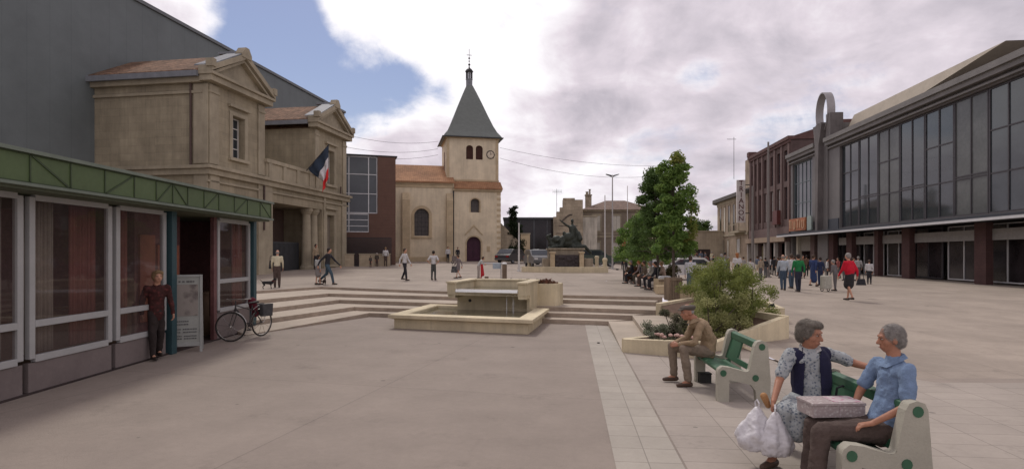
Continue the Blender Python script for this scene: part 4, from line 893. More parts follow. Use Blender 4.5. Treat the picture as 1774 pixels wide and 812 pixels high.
MB().box(-9.8,XF-.04,4.0,15.2,2.85,2.96).build('ceiling', mat('soffit', (.10,.115,.075), .7), ks)
MB().hull([(-9.8,4,3.3),(XF-.1,4,3.3),(XF-.1,15.2,3.3),(-9.8,15.2,3.3)],[(-8.3,4.5,3.55),(-7.9,4.5,3.55),(-7.9,14.7,3.55),(-8.3,14.7,3.55)]).build('roof', ZINC, ks)
settle(ks, (-8.2,9.6,0))

# poster board
ab = thing('poster_board', 'white framed poster board with a faded picture standing in front of the kiosk', 'notice board', (-6.72,11.75,0), R(24))
g = MB(); W2 = .37
g.box(-W2,-W2+.05,-.02,.03,0.03,1.58); g.box(W2-.05,W2,-.02,.03,.0,1.58); g.box(-W2+.05,W2-.05,-.02,.03,1.53,1.58); g.box(-W2+.05,W2-.05,-.02,.03,.12,.2); g.tube([(-W2+.02,.02,1.5),(-W2+.02,.42,0)],.015); g.tube([(W2-.02,.02,1.5),(W2-.02,.42,0)],.015); g.build('frame', mat('board_frame', (.34,.35,.33), .5), ab, bevel=.006)
pb = MB().box(-W2+.05,W2-.05,0,.015,.2,1.53).build('panel', mat('board_paper', (.33,.34,.31), .7, .1, 4), ab)
MB().box(-W2+.08,W2-.08,-.008,-.002,.74,1.38).build('picture', fabric((.15,.13,.12),'poster_picture',((.30,.27,.24),5)), pb)
g = MB(); random.seed(11)
x = -.27
while x < .24: w_ = random.uniform(.03,.06); g.box(x,x+w_,-.008,-.002,1.425,1.455); x += w_+random.choice((.008,.008,.03))
for z, a, b in ((.62,-.1,.12),(.56,-.1,.12),(.46,-.26,-.02),(.46,.02,.27),(.40,-.26,-.02),(.40,.02,.27),(.32,-.26,.0),(.32,.04,.27),(.27,-.26,.0),(.27,.04,.27)):
    x = a
    while x < b: w_ = random.uniform(.015,.04); g.box(x,min(x+w_,b),-.008,-.002,z,z+.022); x += w_+.009
g.build('lettering', mat('grey_print', (.12,.12,.12), .7), pb)

# bicycle
bi = thing('bicycle', 'old dark bicycle with chrome mudguards and a grey pannier leaning at the kiosk', 'bicycle', (-6.3,13.7,0))
TY = mat('tyre', (.03,.028,.026), .7); CH = mat('chrome', (.5,.48,.45), .25, .1, 5, metal=.9); BF = mat('bike_frame_paint', (.05,.045,.045), .4)
F0 = Vector((-6.43,13.2,.34)); R0 = Vector((-6.12,14.12,.34)); dr = (R0-F0).normalized(); lean = Vector((-.10,.03,1)).normalized()
def wheel(c, ang, label):
    M_ = Matrix.Translation(c-Vector((-6.3,13.7,0)))@Matrix.Rotation(ang,4,'Z')
    w = MB().ring((0,0,0), .325, .017, 'y', 40, ts=8).build('wheel', TY, bi, smooth=True); w.matrix_local = M_
    g = MB().ring((0,0,0), .303, .009, 'y', 40); g.build('rim', CH, w); g = MB()
    for i in range(18): a = i*math.pi/9; g.tube([(.02*math.cos(a),.015*(-1)**i,.02*math.sin(a)),(.3*math.cos(a+.2*(-1)**i),0,.3*math.sin(a+.2*(-1)**i))], .0022, 4)
    g.caps((0,-.035,0),(0,.035,0),.022,.022,8); g.build('spokes', CH, w)
    return M_
mf = wheel(F0, R(8), ''); yaw = math.atan2(dr.y, dr.x); mr = wheel(R0, yaw, '')
def guard(Mx, a0, a1):
    g = MB(); pts = []
    for i in range(13):
        a = a0+(a1-a0)*i/12
        for w_ in (-.022,0,.022): pts.append((.36*math.cos(a)*(1 if w_ == 0 else .985), w_, .36*math.sin(a)*(1 if w_ == 0 else .985)))
    g.add(pts, [(i*3+k,(i+1)*3+k,(i+1)*3+k+1,i*3+k+1) for i in range(12) for k in (0,1)]); o = g.build('mudguard', CH, bi, smooth=True); o.matrix_local = Mx
guard(mf, R(-15), R(95)); guard(mr, R(20), R(185))
g = MB(); o_ = Vector((-6.3,13.7,0)); up = Vector((0,0,1))
hd = F0+dr*.14+up*.42-o_; st = F0+dr*.68+up*.18-o_+up*.2; bb = F0+dr*.56-up*.06-o_; ra = R0-o_; fa_ = F0-o_
sa = bb+up*.5+dr*.1
for a, b in ((hd,bb),(hd+up*.06,sa-up*.12),(bb,sa),(bb,ra),(sa-up*.05,ra)): g.tube([a,b], .014, 8)
for s in (-.05,.05): n_ = Vector((-dr.y,dr.x,0))*s; g.tube([hd+up*.04,hd-up*.1+n_,fa_+n_], .011, 8)
g.tube([hd-up*.1,hd+up*.16], .015, 8); g.build('frame', BF, bi)
n_ = Vector((.95,.2,0)); g = MB(); h_ = hd+up*.2
g.tube([h_-n_*.26-dr*.0+dr*.12,h_-n_*.2,h_,h_+n_*.2,h_+n_*.26+dr*.12], .011, 8); g.build('handlebar', CH, bi)
MB().caps(sa+up*.06-dr*.1, sa+up*.07+dr*.12, .03, .075, flat=((0,0,1),.4)).build('saddle', TY, bi, smooth=True)
g = MB(); g.box(-.06,.06,-.012,.012,-.01,.01); g.tube([(0,0,0),(0,0,.0)],.01); pk = MB()
for s in (-1,1): nn = Vector((-dr.y,dr.x,0))*s; pk.tube([bb,bb+nn*.07,bb+nn*.07+Vector((dr.x*.12*s,dr.y*.12*s,-.1*s))], .009, 6); e_ = bb+nn*.12+Vector((dr.x*.12*s,dr.y*.12*s,-.1*s)); pk.box(e_.x-.05,e_.x+.05,e_.y-.04,e_.y+.04,e_.z-.012,e_.z+.012)
pk.ring(bb, .09, .006, 'x', 20); pk.build('pedals', BF, bi)
g = MB(); q = ra+up*.42; nn = Vector((-dr.y,dr.x,0))
for s in (-.06,.06): g.tube([sa-up*.1+nn*s*.4,q-dr*.2+nn*s,q+dr*.18+nn*s,ra+nn*s*.9], .006, 6)
g.build('luggage_rack', CH, bi)
pb_ = Matrix.Translation(q)@Matrix.Rotation(yaw,4,'Z'); g = MB(); g.hull([(-.16,-.2,-.26),(.16,-.2,-.26),(.16,-.07,-.26),(-.16,-.07,-.26)], [(-.18,-.2,.03),(.18,-.2,.03),(.18,-.07,.03),(-.18,-.07,.03)])
g.hull([(-.16,.07,-.26),(.16,.07,-.26),(.16,.17,-.26),(-.16,.17,-.26)], [(-.18,.07,.03),(.18,.07,.03),(.18,.17,.03),(-.18,.17,.03)]); o = g.build('pannier', mat('pannier_fabric', (.07,.068,.07), .9, .2, 8, .4, 50), bi, bevel=.03); o.matrix_local = pb_
o = MB().caps((0,0,0),(.05,.05,-.3),.10,.085).build('jacket', mat('maroon_cloth', (.10,.012,.022), .9), None, smooth=True); o.location = (-6.28,13.95,.86); tag(o, 'dark red cloth hung over the saddle of the bicycle', 'jacket')

# ------------------------------------------------------------------ fountain
fo = thing('fountain', 'cream stone fountain with a raised spill trough above a low wide basin', 'fountain', (-1.2,16.6,0))
NL, NR, FRt, FL = Vector((-3.33,15.5,0)), Vector((.50,14.22,0)), Vector((1.12,17.3,0)), Vector((-2.66,18.9,0)); Qd = [NL,NR,FRt,FL]; cen = sum(Qd, Vector())/4
def inset(Q, d):
    out = []
    for i in range(4):
        p, a, b = Q[i], Q[i-1], Q[(i+1)%4]; e1 = (p-a).normalized(); e2 = (b-p).normalized(); n1 = Vector((-e1.y,e1.x,0)); n2 = Vector((-e2.y,e2.x,0)); k = d/(1+n1.dot(n2)); out.append(p+(n1+n2)*k)
    return out
def at(Q, z): return [(p.x-fo.location.x, p.y-fo.location.y, z) for p in Q]
def frame(mb, Qo0, zo0, Qo1, zo1, Qi, zi0):       # outer wall from Qo0/zo0 up to Qo1/zo1, flat top to Qi, inner wall down to zi0
    loops = [at(Qo0,zo0),at(Qo1,zo1),at(Qi,zo1),at(Qi,zi0)]
    for A, B in zip(loops, loops[1:]):
        for i in range(4): j = (i+1)%4; mb.quad(A[i],A[j],B[j],B[i])
b0 = inset(Qd,.13); g = MB(); frame(g, b0, -.05, b0, .245, inset(Qd,.45), -.02); q1 = Qd; loops = [at(b0,.245),at(inset(Qd,.02),.285),at(Qd,.29),at(Qd,.375),at(inset(Qd,.40),.385),at(inset(Qd,.42),.36),at(inset(Qd,.44),.0)]
for A, B in zip(loops, loops[1:]):
    for i in range(4): j = (i+1)%4; g.quad(A[i],A[j],B[j],B[i])
g.quad(*at(inset(Qd,.40),.02)); g.build('basin', CREAM, fo)
WATER = mat('basin_water', (.11,.10,.065), .04, .25, 1.2, .10, 14, spec=.6)
MB().quad(*at(inset(Qd,.43),.295)).build('water', WATER, fo)
LF, RF, RB, LB = Vector((-1.93,17.15,0)), Vector((.42,16.45,0)), Vector((.93,18.75,0)), Vector((-1.42,19.5,0)); T = [LF,RF,RB,LB]
ax = (LB-LF).normalized(); wx = (RF-LF).normalized(); zt = 1.14
def bx(mb, a, b, c, d, z0, z1): mb.hull(at([a,b,c,d],z0), at([a,b,c,d],z1))
g = MB(); s0 = LF+wx*.08+ax*.75; s1 = RF-wx*.08+ax*.75
bx(g, s0, s1, RB-wx*.02, LB+wx*.02, 0, .80)                                        # body under the trough
bx(g, LF, LF+wx*.26, LB+wx*.26, LB, .80, zt); bx(g, RF-wx*.26, RF, RB, RB-wx*.26, .80, zt); bx(g, LB+wx*.26-ax*.3, RB-wx*.26-ax*.3, RB-wx*.26, LB+wx*.26, .8, zt)
bx(g, LF+wx*.26, RF-wx*.26, RF-wx*.26+ax*1.0, LF+wx*.26+ax*1.0, .79, .86)
bx(g, LF+wx*.02+ax*.03, LF+wx*.26, LF+wx*.26+ax*.8, LF+wx*.02+ax*.8, .70, .8); bx(g, RF-wx*.26, RF-wx*.02+ax*.03, RF-wx*.02+ax*.8, RF-wx*.26+ax*.8, .0 if False else .70, .8)
bx(g, RF-wx*.1+ax*.5, RF+ax*.5, RB, RB-wx*.1, 0, .8)
for a, b in ((LF,LB),(RF-wx*.28,RB-wx*.28)): bx(g, a-wx*.03-ax*.04, a+wx*.31-ax*.04, b+wx*.31+ax*.04, b-wx*.03+ax*.04, zt, zt+.045)
bx(g, LB+wx*.31-ax*.33, RB-wx*.31-ax*.33, RB-wx*.31+ax*.04, LB+wx*.31+ax*.04, zt, zt+.043)
g.build('trough', CREAM, fo, bevel=.008)
LIP = mat('wet_steel_lip', (.78,.78,.76), .18, .04, 3, metal=.35)
g = MB(); a, b = LF+wx*.27-ax*.03, RF-wx*.27-ax*.03; g.hull(at([a,b,b+ax*.14,a+ax*.14],.885), at([a+ax*.02,b+ax*.02,b+ax*.2,a+ax*.2],.965)); g.build('spill_lip', LIP, fo, bevel=.01)
g = MB(); g.hull(at([a+ax*.03,b+ax*.03,b+ax*.5,a+ax*.5],.80), at([a+ax*.03,b+ax*.03,b+ax*.5,a+ax*.5],.884)); g.build('spill_support', CREAM, fo)
MB().quad(*at([a+ax*.2,b+ax*.2,RB-wx*.27-ax*.31,LB+wx*.27-ax*.31],.93)).build('trough_water', WATER, fo)
p = s0+wx*.42; MB().ell((p.x-fo.location.x,p.y-fo.location.y-.0,.58),(.05,.05,.05)).build('nozzle', IRON, fo)
g = MB(); p = s0.lerp(s1,.78)-ax*.35; random.seed(2)
for i in range(5): q = p+wx*random.uniform(-.12,.12); g.tube([(q.x-fo.location.x,q.y-fo.location.y-.15,.88),(q.x-fo.location.x,q.y-fo.location.y-.3,.6),(q.x-fo.location.x,q.y-fo.location.y-.33,.24)], .004, 4)
g.build('water_trickle', mat('trickle', (.6,.62,.62), .1), fo)
# round end planter behind it
tp = thing('stone_planter', 'cream planter tub with brown and orange plants at the right end of the fountain', 'planter', (1.10,18.6,.35))
g = MB(); pts = [(-.36,-.35),(.25,-.5),(.42,-.35),(.55,.1),(.45,.5),(-.2,.65),(-.36,.3)]
ins = [(x*.82,y*.82) for x, y in pts]; n = len(pts)
for A, zA, B, zB in ((pts,0,pts,.72),(pts,.72,ins,.72),(ins,.72,ins,.6)):
    for i in range(n): j = (i+1)%n; g.quad((A[i][0],A[i][1],zA),(A[j][0],A[j][1],zA),(B[j][0],B[j][1],zB),(B[i][0],B[i][1],zB))
g.add([(x,y,.62) for x, y in ins], [tuple(range(n))]); g.build('tub', CREAM, tp)
def leaves(name, m, parent, clumps, n, size, seed=1, flat=.6):
    """n small leaf faces spread through ellipsoid clumps [(centre, radii, weight)]"""
    rs = np.random.RandomState(seed); w = np.array([c[2] for c in clumps], float); w /= w.sum(); idx = rs.choice(len(clumps), n, p=w)
    C_ = np.array([c[0] for c in clumps])[idx]; Rr = np.array([c[1] for c in clumps])[idx]
    d = rs.normal(size=(n,3)); d /= np.linalg.norm(d,axis=1)[:,None]; r = rs.uniform(0,1,n)**.55; P = C_+Rr*d*r[:,None]
    nrm = rs.normal(size=(n,3))+d*.5; nrm[:,2] += flat; nrm /= np.linalg.norm(nrm,axis=1)[:,None]
    t = np.cross(nrm, rs.normal(size=(n,3))); t /= np.linalg.norm(t,axis=1)[:,None]; b = np.cross(nrm,t); s = size*rs.uniform(.6,1.3,n)[:,None]
    V = np.stack([P-t*s, P-b*s*.5+nrm*s*.08, P+t*s, P+b*s*.5+nrm*s*.08],1).reshape(-1,3)
    me = bpy.data.meshes.new(name); me.vertices.add(4*n); me.vertices.foreach_set('co', V.ravel()); me.loops.add(4*n); me.loops.foreach_set('vertex_index', np.arange(4*n))
    me.polygons.add(n); me.polygons.foreach_set('loop_start', np.arange(0,4*n,4)); me.polygons.foreach_set('loop_total', np.full(n,4)); me.materials.append(m); me.update(); me.validate()
    o = bpy.data.objects.new(name, me); COL.objects.link(o)
    if parent: o.parent = parent
    return o
leaves('plants', leafmat('rusty_leaves', (.16,.055,.03), (.09,.05,.03), 8), tp, [((0,0,.7),(.38,.45,.16),1)], 700, .05)
# ------------------------------------------------------------------ big planter on the right
pn = thing('concrete_planter', 'angular cream concrete planter with sloping walls behind the bench', 'planter', (3.9,14.0,0))
def wedge(p0, p1, zt0, zt1, th_=.16, zb=-.1, side=1):
    a, b = Vector((p0[0],p0[1],0)), Vector((p1[0],p1[1],0)); e = (b-a).normalized(); n_ = Vector((-e.y,e.x,0))*th_*side; L_ = pn.location
    bt = [a,b,b+n_,a+n_]; zz = [zt0,zt1,zt1,zt0]; g = MB().hull([(p.x-L_.x,p.y-L_.y,zb) for p in bt], [(p.x-L_.x,p.y-L_.y,z) for p, z in zip(bt,zz)]); g.build('wall', CREAM, pn, bevel=.01)
wedge((2.25,11.76),(3.72,10.93),.27,.33); wedge((3.72,10.95),(3.95,11.75),.33,.14); wedge((3.95,11.75),(6.22,12.95),.12,.62); wedge((6.22,12.97),(6.0,14.4),.62,.6); wedge((4.17,16.76),(5.5,17.9),.58,.66,side=-1); wedge((2.26,11.9),(2.95,12.75),.27,.2,side=-1)
SOIL = mat('soil', (.10,.06,.04), .95, .25, 6, .6, 20)
g = MB(); L_ = pn.location; g.add([(x-L_.x,y-L_.y,z) for x,y,z in ((2.4,11.85,.2),(3.65,11.15,.24),(4.0,11.9,.12),(6.1,13.0,.45),(5.95,14.4,.5),(5.6,17.7,.6),(4.3,16.7,.5),(4.3,13.4,.3),(3.2,12.8,.22))], [(0,1,2),(0,2,7,8),(2,3,4,7),(4,5,6,7)]); g.build('soil', SOIL, pn)
p2 = thing('concrete_planter', 'flat topped cream planter box beyond the bush on the right', 'planter', (6.9,15.4,.1))
g = MB(); pts = [(-.75,-.3),(.18,-.42),(.95,2.6),(-.3,2.7)]; ins = [(-.6,-.15),(.06,-.24),(.75,2.45),(-.2,2.5)]
for A, zA, B, zB in ((pts,-.1,pts,.5),(pts,.5,ins,.5),(ins,.5,ins,.4)):
    for i in range(4): j = (i+1)%4; g.quad((*A[i],zA),(*A[j],zA),(*B[j],zB),(*B[i],zB))
g.build('wall', CREAM, p2, bevel=.01); MB().add([(*p,.42) for p in ins],[(0,1,2,3)]).build('soil', SOIL, p2)

# plants
BARK = mat('bark', (.10,.08,.065), .95, .25, 6, .6, 25)
def shrub(name, label, cat, loc, clumps, n, size, m, seed, stems=5, group=None):
    o = thing(name, label, cat, loc, 0, group); leaves('foliage', m, o, clumps, n, size, seed); rs = random.Random(seed); g = MB()
    for i in range(stems):
        c, r, w = rs.choice(clumps); g.tube([(rs.uniform(-.08,.08),rs.uniform(-.08,.08),-.05),(c[0]*.5,c[1]*.5,c[2]*.5),(c[0]+rs.uniform(-.3,.3)*r[0],c[1]+rs.uniform(-.3,.3)*r[1],c[2]+r[2]*rs.uniform(.2,.9))], [.018,.012,.004], 6)
    g.build('stem', BARK, o); return o
def clumpset(seed, n, cx, rx, ry, z0, z1, r, spread=1.0):
    rs = random.Random(seed); out = []
    for i in range(n):
        a = rs.uniform(0,6.28); q = math.sqrt(rs.random()); z = rs.uniform(z0, z1); out.append(((cx+rx*q*math.cos(a), ry*q*math.sin(a), z), (r*rs.uniform(.6,1.3), r*rs.uniform(.6,1.3), r*rs.uniform(.5,1.1)), rs.uniform(.5,1.3)))
    return out
BL1 = leafmat('bush_leaf', (.25,.28,.075), (.15,.19,.055), 3.5); BL2 = leafmat('yellow_bush_leaf', (.40,.40,.18), (.23,.25,.09), 4)
shrub('bush', 'large light green leafy bush filling the planter behind the seated man', 'bush', (4.85,13.6,.3), clumpset(4, 26, 0, .75, .8, .25, 1.25, .27)+clumpset(5, 8, .1, .6, .6, 1.1,1.45,.2), 15000, .026, BL1, 4, 14)
shrub('bush', 'pale yellowish flowering bush low in front of the large green bush', 'bush', (4.35,12.75,.2), clumpset(8, 26, .1, .75, .45, .0, .8, .2), 13000, .022, BL2, 8, 10)
shrub('bush', 'airy thin bush at the right end of the planter, stems showing', 'bush', (5.85,14.2,.3), clumpset(12, 22, 0, .55, .6, .15, 1.35, .22), 7500, .024, BL1, 12, 16)
shrub('bush', 'dark green shrub in the upper planter beside the young trees', 'bush', (6.3,17.6,.4), clumpset(15, 20, 0, .9, .9, .2, 1.1, .27), 8000, .03, BL1, 15, 10)
shrub('bush', 'tuft of grey green plants on the flat topped planter box', 'bush', (6.85,15.7,.5), clumpset(16, 6, 0, .28, .3, .02, .2, .1), 1100, .025, leafmat('grey_leaf',(.12,.13,.10),(.05,.06,.045)), 16, 4)
shrub('flower_patch', 'grey leaved plants with white flowers at the left corner of the planter', 'flowers', (2.95,12.1,.2), clumpset(20, 10, 0, .28, .28, .05, .32, .12), 2400, .022, leafmat('silver_leaf', (.30,.31,.24), (.11,.14,.07), 9), 20, 6)
shrub('flower_patch', 'dark leaved flowering plants behind the hands of the seated man', 'flowers', (3.45,12.3,.2), clumpset(21, 12, 0, .3, .3, .1, .55, .15), 3400, .025, leafmat('mixed_leaf', (.07,.085,.04), (.22,.19,.14), 9), 21, 8)
random.seed(21); o = thing('flower_patch', 'row of pale pink geranium heads along the front wall of the planter', 'flowers', (3.3,11.6,.25)); g = MB(); g2 = MB()
for i in range(15): x, y, z = random.uniform(-.45,.45), random.uniform(-.12,.18), random.uniform(.05,.14); y -= x*.5; MB().ell((x,y,z),(.045,.045,.036)).build('flower', mat('geranium_pink', (.50,.33,.28), .8, .35, 40, .6, 60), o, smooth=True); g2.tube([(x,y,-.1),(x,y,z-.03)],.006,5)
g2.build('stem', BARK, o)
leaves('foliage', leafmat('mixed_leaf', (), ()), o, [((0,0,.02),(.5,.25,.07),1)], 700, .03, 5)

def tree(name, label, loc, h, trunk_h, clumps, n, size, m, seed, tr=.06, group=None, extra=None):
    o = thing(name, label, 'tree', loc, 0, group); rs = random.Random(seed); g = MB()
    g.tube([(0,0,-.1),(.02,.01,trunk_h*.5),(0,.02,trunk_h),(rs.uniform(-.1,.1),0,h*.72),(0,0,h*.93)], [tr,tr*.85,tr*.75,tr*.4,tr*.1], 10)
    for c, r, w in clumps:
        zz = max(trunk_h*.9, c[2]-.35*math.hypot(c[0],c[1])-.2); g.tube([(0,.01,zz),(c[0]*.5,c[1]*.5,(zz+c[2])/2+.1),(c[0],c[1],c[2])], [tr*.32,tr*.2,tr*.07], 5)
    g.build('trunk', BARK, o); leaves('crown', m, o, clumps, n, size, seed); return o
def cone_clumps(seed, n, z0, z1, r0, r1, cr, lean=0):
    rs = random.Random(seed); out = []
    for i in range(n):
        t = (i+.5)/n; z = z0+(z1-z0)*t; rad = (r0+(r1-r0)*t)*math.sqrt(rs.uniform(.1,1)); a = i*2.399+rs.uniform(-.4,.4)
        out.append(((rad*math.cos(a)+lean*t, rad*math.sin(a), z+rs.uniform(-.15,.15)), (cr*rs.uniform(.7,1.3), cr*rs.uniform(.7,1.3), cr*rs.uniform(.45,.9)), rs.uniform(.5,1.2)))
    return out
TL1 = leafmat('dark_tree_leaf', (.12,.19,.055), (.065,.115,.032), 2.2); TL2 = leafmat('tree_leaf', (.21,.31,.075), (.10,.19,.045), 2.2); TL3 = leafmat('tree_leaf_yellow', (.25,.24,.06), (.16,.23,.05), 2.5)
tree('young_tree', 'dark green young tree with a conical crown, left of the pair on the square', (5.85,23.2,.6), 5.1, 1.5, cone_clumps(31, 70, 1.35, 4.7, 1.30, .38, .33), 25000, .050, TL1, 31)
T2 = tree('young_tree', 'taller looser young tree with big bright leaves, right of the pair', (5.7,20.4,.6), 5.0, 1.6, cone_clumps(35, 46, 1.35, 4.5, .66, .46, .27)+[((.62,.1,3.6),(.28,.3,.33),1.0),((.66,0,3.1),(.25,.3,.3),1),((.62,0,2.5),(.2,.25,.28),.7),((.1,0,4.72),(.2,.22,.28),.8),((-.25,0,4.5),(.25,.25,.25),.7)], 13500, .060, TL2, 35)
leaves('yellow_leaves', TL3, T2, [((.6,-.2,2.3),(.22,.25,.5),1),((.1,-.2,4.7),(.3,.3,.35),1.2),((.65,0,3.0),(.3,.3,.3),.5),((.45,-.3,1.9),(.2,.2,.25),.6)], 1100, .058, 9)
tree('young_tree', 'small bushy tree with bright lower leaves behind the market crowd', (6.3,27.5,.6), 3.6, 1.2, cone_clumps(38, 34, 1.0, 3.2, 1.25, .5, .36), 11000, .052, TL2, 38, .05)
tree('young_tree', 'broad low green tree left behind the conical young tree', (6.5,31,.62), 3.4, 1.1, cone_clumps(39, 30, .9, 3.0, 1.1, .5, .36), 7000, .06, TL2, 39, .05)
def bigtree(label, X, Y, h, r, seed, m=TL1):
    tree('distant_tree', label, (X,Y,1.0), h, h*.3, cone_clumps(seed, 40, h*.35, h*.92, r, r*.5, r*.34), 6000, .16, m, seed, .15)
bigtree('dark round topped tree beyond the shed on the right', 30.0, 92, 6.6, 2.2, 41)
DT = leafmat('ivy_dark_leaf', (.03,.045,.018), (.016,.026,.012), 3)
tree('distant_tree', 'tall narrow dark tree beside the right end of the church', (.1,67,1.1), 6.6, 2, cone_clumps(43, 30, 1.0, 6.4, .7, .25, .4), 5000, .1, DT, 43, .1)
tree('distant_tree', 'ivy grown dark tree at the foot of the narrow one beside the church', (.7,67.6,1.1), 4.6, 1, cone_clumps(44, 26, .6, 4.4, .8, .4, .42), 4500, .1, DT, 44, .1)
shrub('bush', 'dark bush with bare twigs beneath the ivy grown tree', 'bush', (.5,64.5,1.1), clumpset(46, 12, 0, 1.0, .5, .3, 2.2, .45), 3000, .08, DT, 46, 8)
for i, (X, Y, s, lab) in enumerate(((6.0,28.6,.5,'low reddish shrub behind the benches'),(7.0,26.2,.6,'brownish hedge plant beneath the bright small tree'))):
    shrub('bush', lab, 'bush', (X,Y,.6), clumpset(50+i, 10, 0, .45, .4, .2, .8, .22), 2600, .05, leafmat('red_leaf',(.16,.05,.03),(.07,.06,.025)) if i == 0 else leafmat('brown_leaf',(.10,.085,.035),(.06,.06,.025)), 50+i, 6)

# ------------------------------------------------------------------ benches
BCON = mat('bench_concrete', (.40,.38,.31), .75, .08, 4, .3, 60, stain=.12); BGRN = mat('bench_green', (.035,.115,.06), .5, .12, 3, spec=.45, stain=.15)
def bench(label, loc, rz, L=1.22):
    o = thing('bench', label, 'bench', loc, rz, 'green and concrete benches')
    pr = [(0,0),(.15,0),(.155,.30),(.44,.235),(.50,.16),(.52,0),(.69,0),(.70,.30),(.665,.76),(.64,.815),(.58,.835),(.52,.815),(.49,.76),(.42,.43),(.38,.41),(.16,.47),(.06,.48),(.01,.44),(0,.40)]
    for y in (0, L):
        s = MB().prism(pr, y-.05, y+.05, 'y').build('side_panel', BCON, o, bevel=.016)
        for x, z in ((.075,.39),(.50,.33),(.585,.75)): g = MB(); g.prism([(x+.042*math.cos(a)*1.0, z+.045*math.sin(a)) for a in [i*math.pi/6 for i in range(12)]], y-.056, y+.056, 'y'); g.build('plug', BGRN, s)
    g = MB(); n = 9; prof = [(.03,.415),(.07,.435),(.14,.43),(.28,.395),(.40,.365),(.445,.375)]
    low = [(x, z-.035) for x, z in prof]; g.prism(prof+low[::-1], .052, L-.052, 'y'); g.build('seat', BGRN, o, bevel=.008)
    g = MB(); g.prism([(.54,.70),(.60,.69),(.635,.77),(.60,.81),(.545,.79)], .052, L-.052, 'y'); g.prism([(.455,.40),(.48,.39),(.575,.70),(.55,.71)], L*.55, L-.052, 'y'); g.prism([(.455,.40),(.48,.39),(.50,.47),(.475,.48)], .052, L*.55, 'y'); g.build('backrest', BGRN, o, bevel=.01)
    return o
bench('green and grey bench on which the man in the flat cap sits', (2.79,7.87,0), R(-4))
bench('green and grey bench under the woman and the man with the box', (2.64,4.66,0), R(-3), 1.32)
MB_ = MB().box(-.09,.09,-.07,.07,0,.14).box(-.1,.1,-.08,.08,.14,.16); o = MB_.build('small_box', mat('black_box', (.03,.03,.028), .6), bevel=.01); o.location = (3.0,9.0,0); tag(o, 'small dark box standing on the paving under the bench', 'box')
def simple_bench(label, u, v, rz, grp='benches along the trees'):
    X, Y, z = place(u, v); o = thing('park_bench', label, 'bench', (X,Y,z), rz, grp)
    MB().box(-.8,.8,-.25,.2,.42,.47).build('seat', IRON, o, bevel=.01); MB().box(-.8,.8,.2,.25,.5,.85).build('backrest', IRON, o, bevel=.01)
    for s in (-.7,.7):
        MB().tube([(s,-.2,0),(s,-.2,.42)], .03).build('leg', IRON, o); MB().tube([(s,.22,0),(s,.22,.5)], .03).build('leg', IRON, o)
simple_bench('black bench at the far left end of the row of seated people', 1088, 486, R(80)); simple_bench('black bench in the middle of the row under the conical tree', 1118, 494, R(78)); simple_bench('black bench nearest the steps in the row of seated people', 1150, 503, R(78))
WOOD = mat('weathered_wood', (.22,.165,.115), .9, .2, 3, .4, 20, streak=.3)
for u, v, w_, h_, lab in ((1166,520,.42,.72,'tall weathered wooden box beside the trunk of the taller tree'),(1186,519,.55,.45,'low pale wooden crate behind the taller tree'),(1148,506,.5,.5,'grey wooden crate among the seated people')):
    X, Y, z = place(u, v); o = thing('wooden_box', lab, 'box', (X,Y,z), R(10)); 
    g = MB(); n = 5
    for i in range(n): a = -w_/2+w_*i/n; g.box(a+.006,a+w_/n-.006,-w_/2,-w_/2+.03,0,h_); g.box(a+.006,a+w_/n-.006,w_/2-.03,w_/2,0,h_)
    g.box(-w_/2,-w_/2+.03,-w_/2+.03,w_/2-.03,0,h_-.01); g.box(w_/2-.03,w_/2,-w_/2+.03,w_/2-.03,0,h_-.01); g.box(-w_/2+.03,w_/2-.03,-w_/2+.03,w_/2-.03,h_*.85,h_*.9); g.build('boards', WOOD if w_ < .45 else CHST, o); MB().box(-w_/2-.02,w_/2+.02,-w_/2-.02,-w_/2,h_-.1,h_-.03).build('rim', WOOD, o)

# things on the square behind the fountain
X, Y, z = place(874, 483); o = thing('wooden_post', 'thick weathered wooden post behind the fountain', 'post', (X,Y,z)); MB().lathe([(.13,-.05),(.13,.75),(.11,.82)], (0,0,0), 14).build('trunk', WOOD, o, smooth=False); MB().lathe([(.15,.80),(.15,.85),(.06,.92)], (0,0,0), 12).build('cap', mat('white_cap', (.6,.6,.58), .6), o)
sb = thing('market_trestle', 'white plank on trestles with a pale blue cloth beside the thick wooden post', 'trestle', (X-.65,Y+.35,z)); MB().box(-.75,.55,-.2,.2,.84,.88).build('plank', mat('white_cap', ()), sb)
for s in (-.65,.45):
    g = MB(); g.tube([(s,-.18,0),(s,0,.84),(s,.18,0)], .018); g.build('leg', ZINC, sb)
MB().box(.0,.45,-.22,-.2,.55,.86).build('cloth', fabric((.36,.42,.46)), sb)
random.seed(8)
for i, (u, lab) in enumerate(((806,'leftmost dark object'),(843,'small brown box'),(860,'second'),(893,''),(905,''),(918,''))):
    pass
X, Y, z = place(843, 486); o = MB().box(-.1,.1,-.1,.1,0,.2).box(-.11,.11,-.11,.11,.2,.22).build('small_box', WOOD, bevel=.01); o.location = (X,Y,z); tag(o, 'small brown box on the paving behind the fountain trough', 'box')
X, Y, z = place(905, 487); o = thing('pot_row', 'low row of dark plant trays behind the fountain trough', 'plant trays', (X,Y,z), R(-8)); 
for x in (-.75,-.3,.15,.6): MB().box(x,x+.32,-.1,.1,0,.06).build('tray', WOOD, o)
leaves('plants', DT, o, [((x+.16,0,.08),(.14,.1,.05),1) for x in (-.75,-.3,.15,.6)], 240, .05, 3)
X, Y, z = place(1060, 466); 
o = MB().caps((0,0,.04),(.12,.02,.05),.05,.05).build('paper_bag', mat('dark_litter', (.04,.035,.035), .8), smooth=True); X, Y, z = place(1068, 467.5); o.location = (X,Y,z); tag(o, 'small dark bag lying on the paving near the flagpole', 'bag')
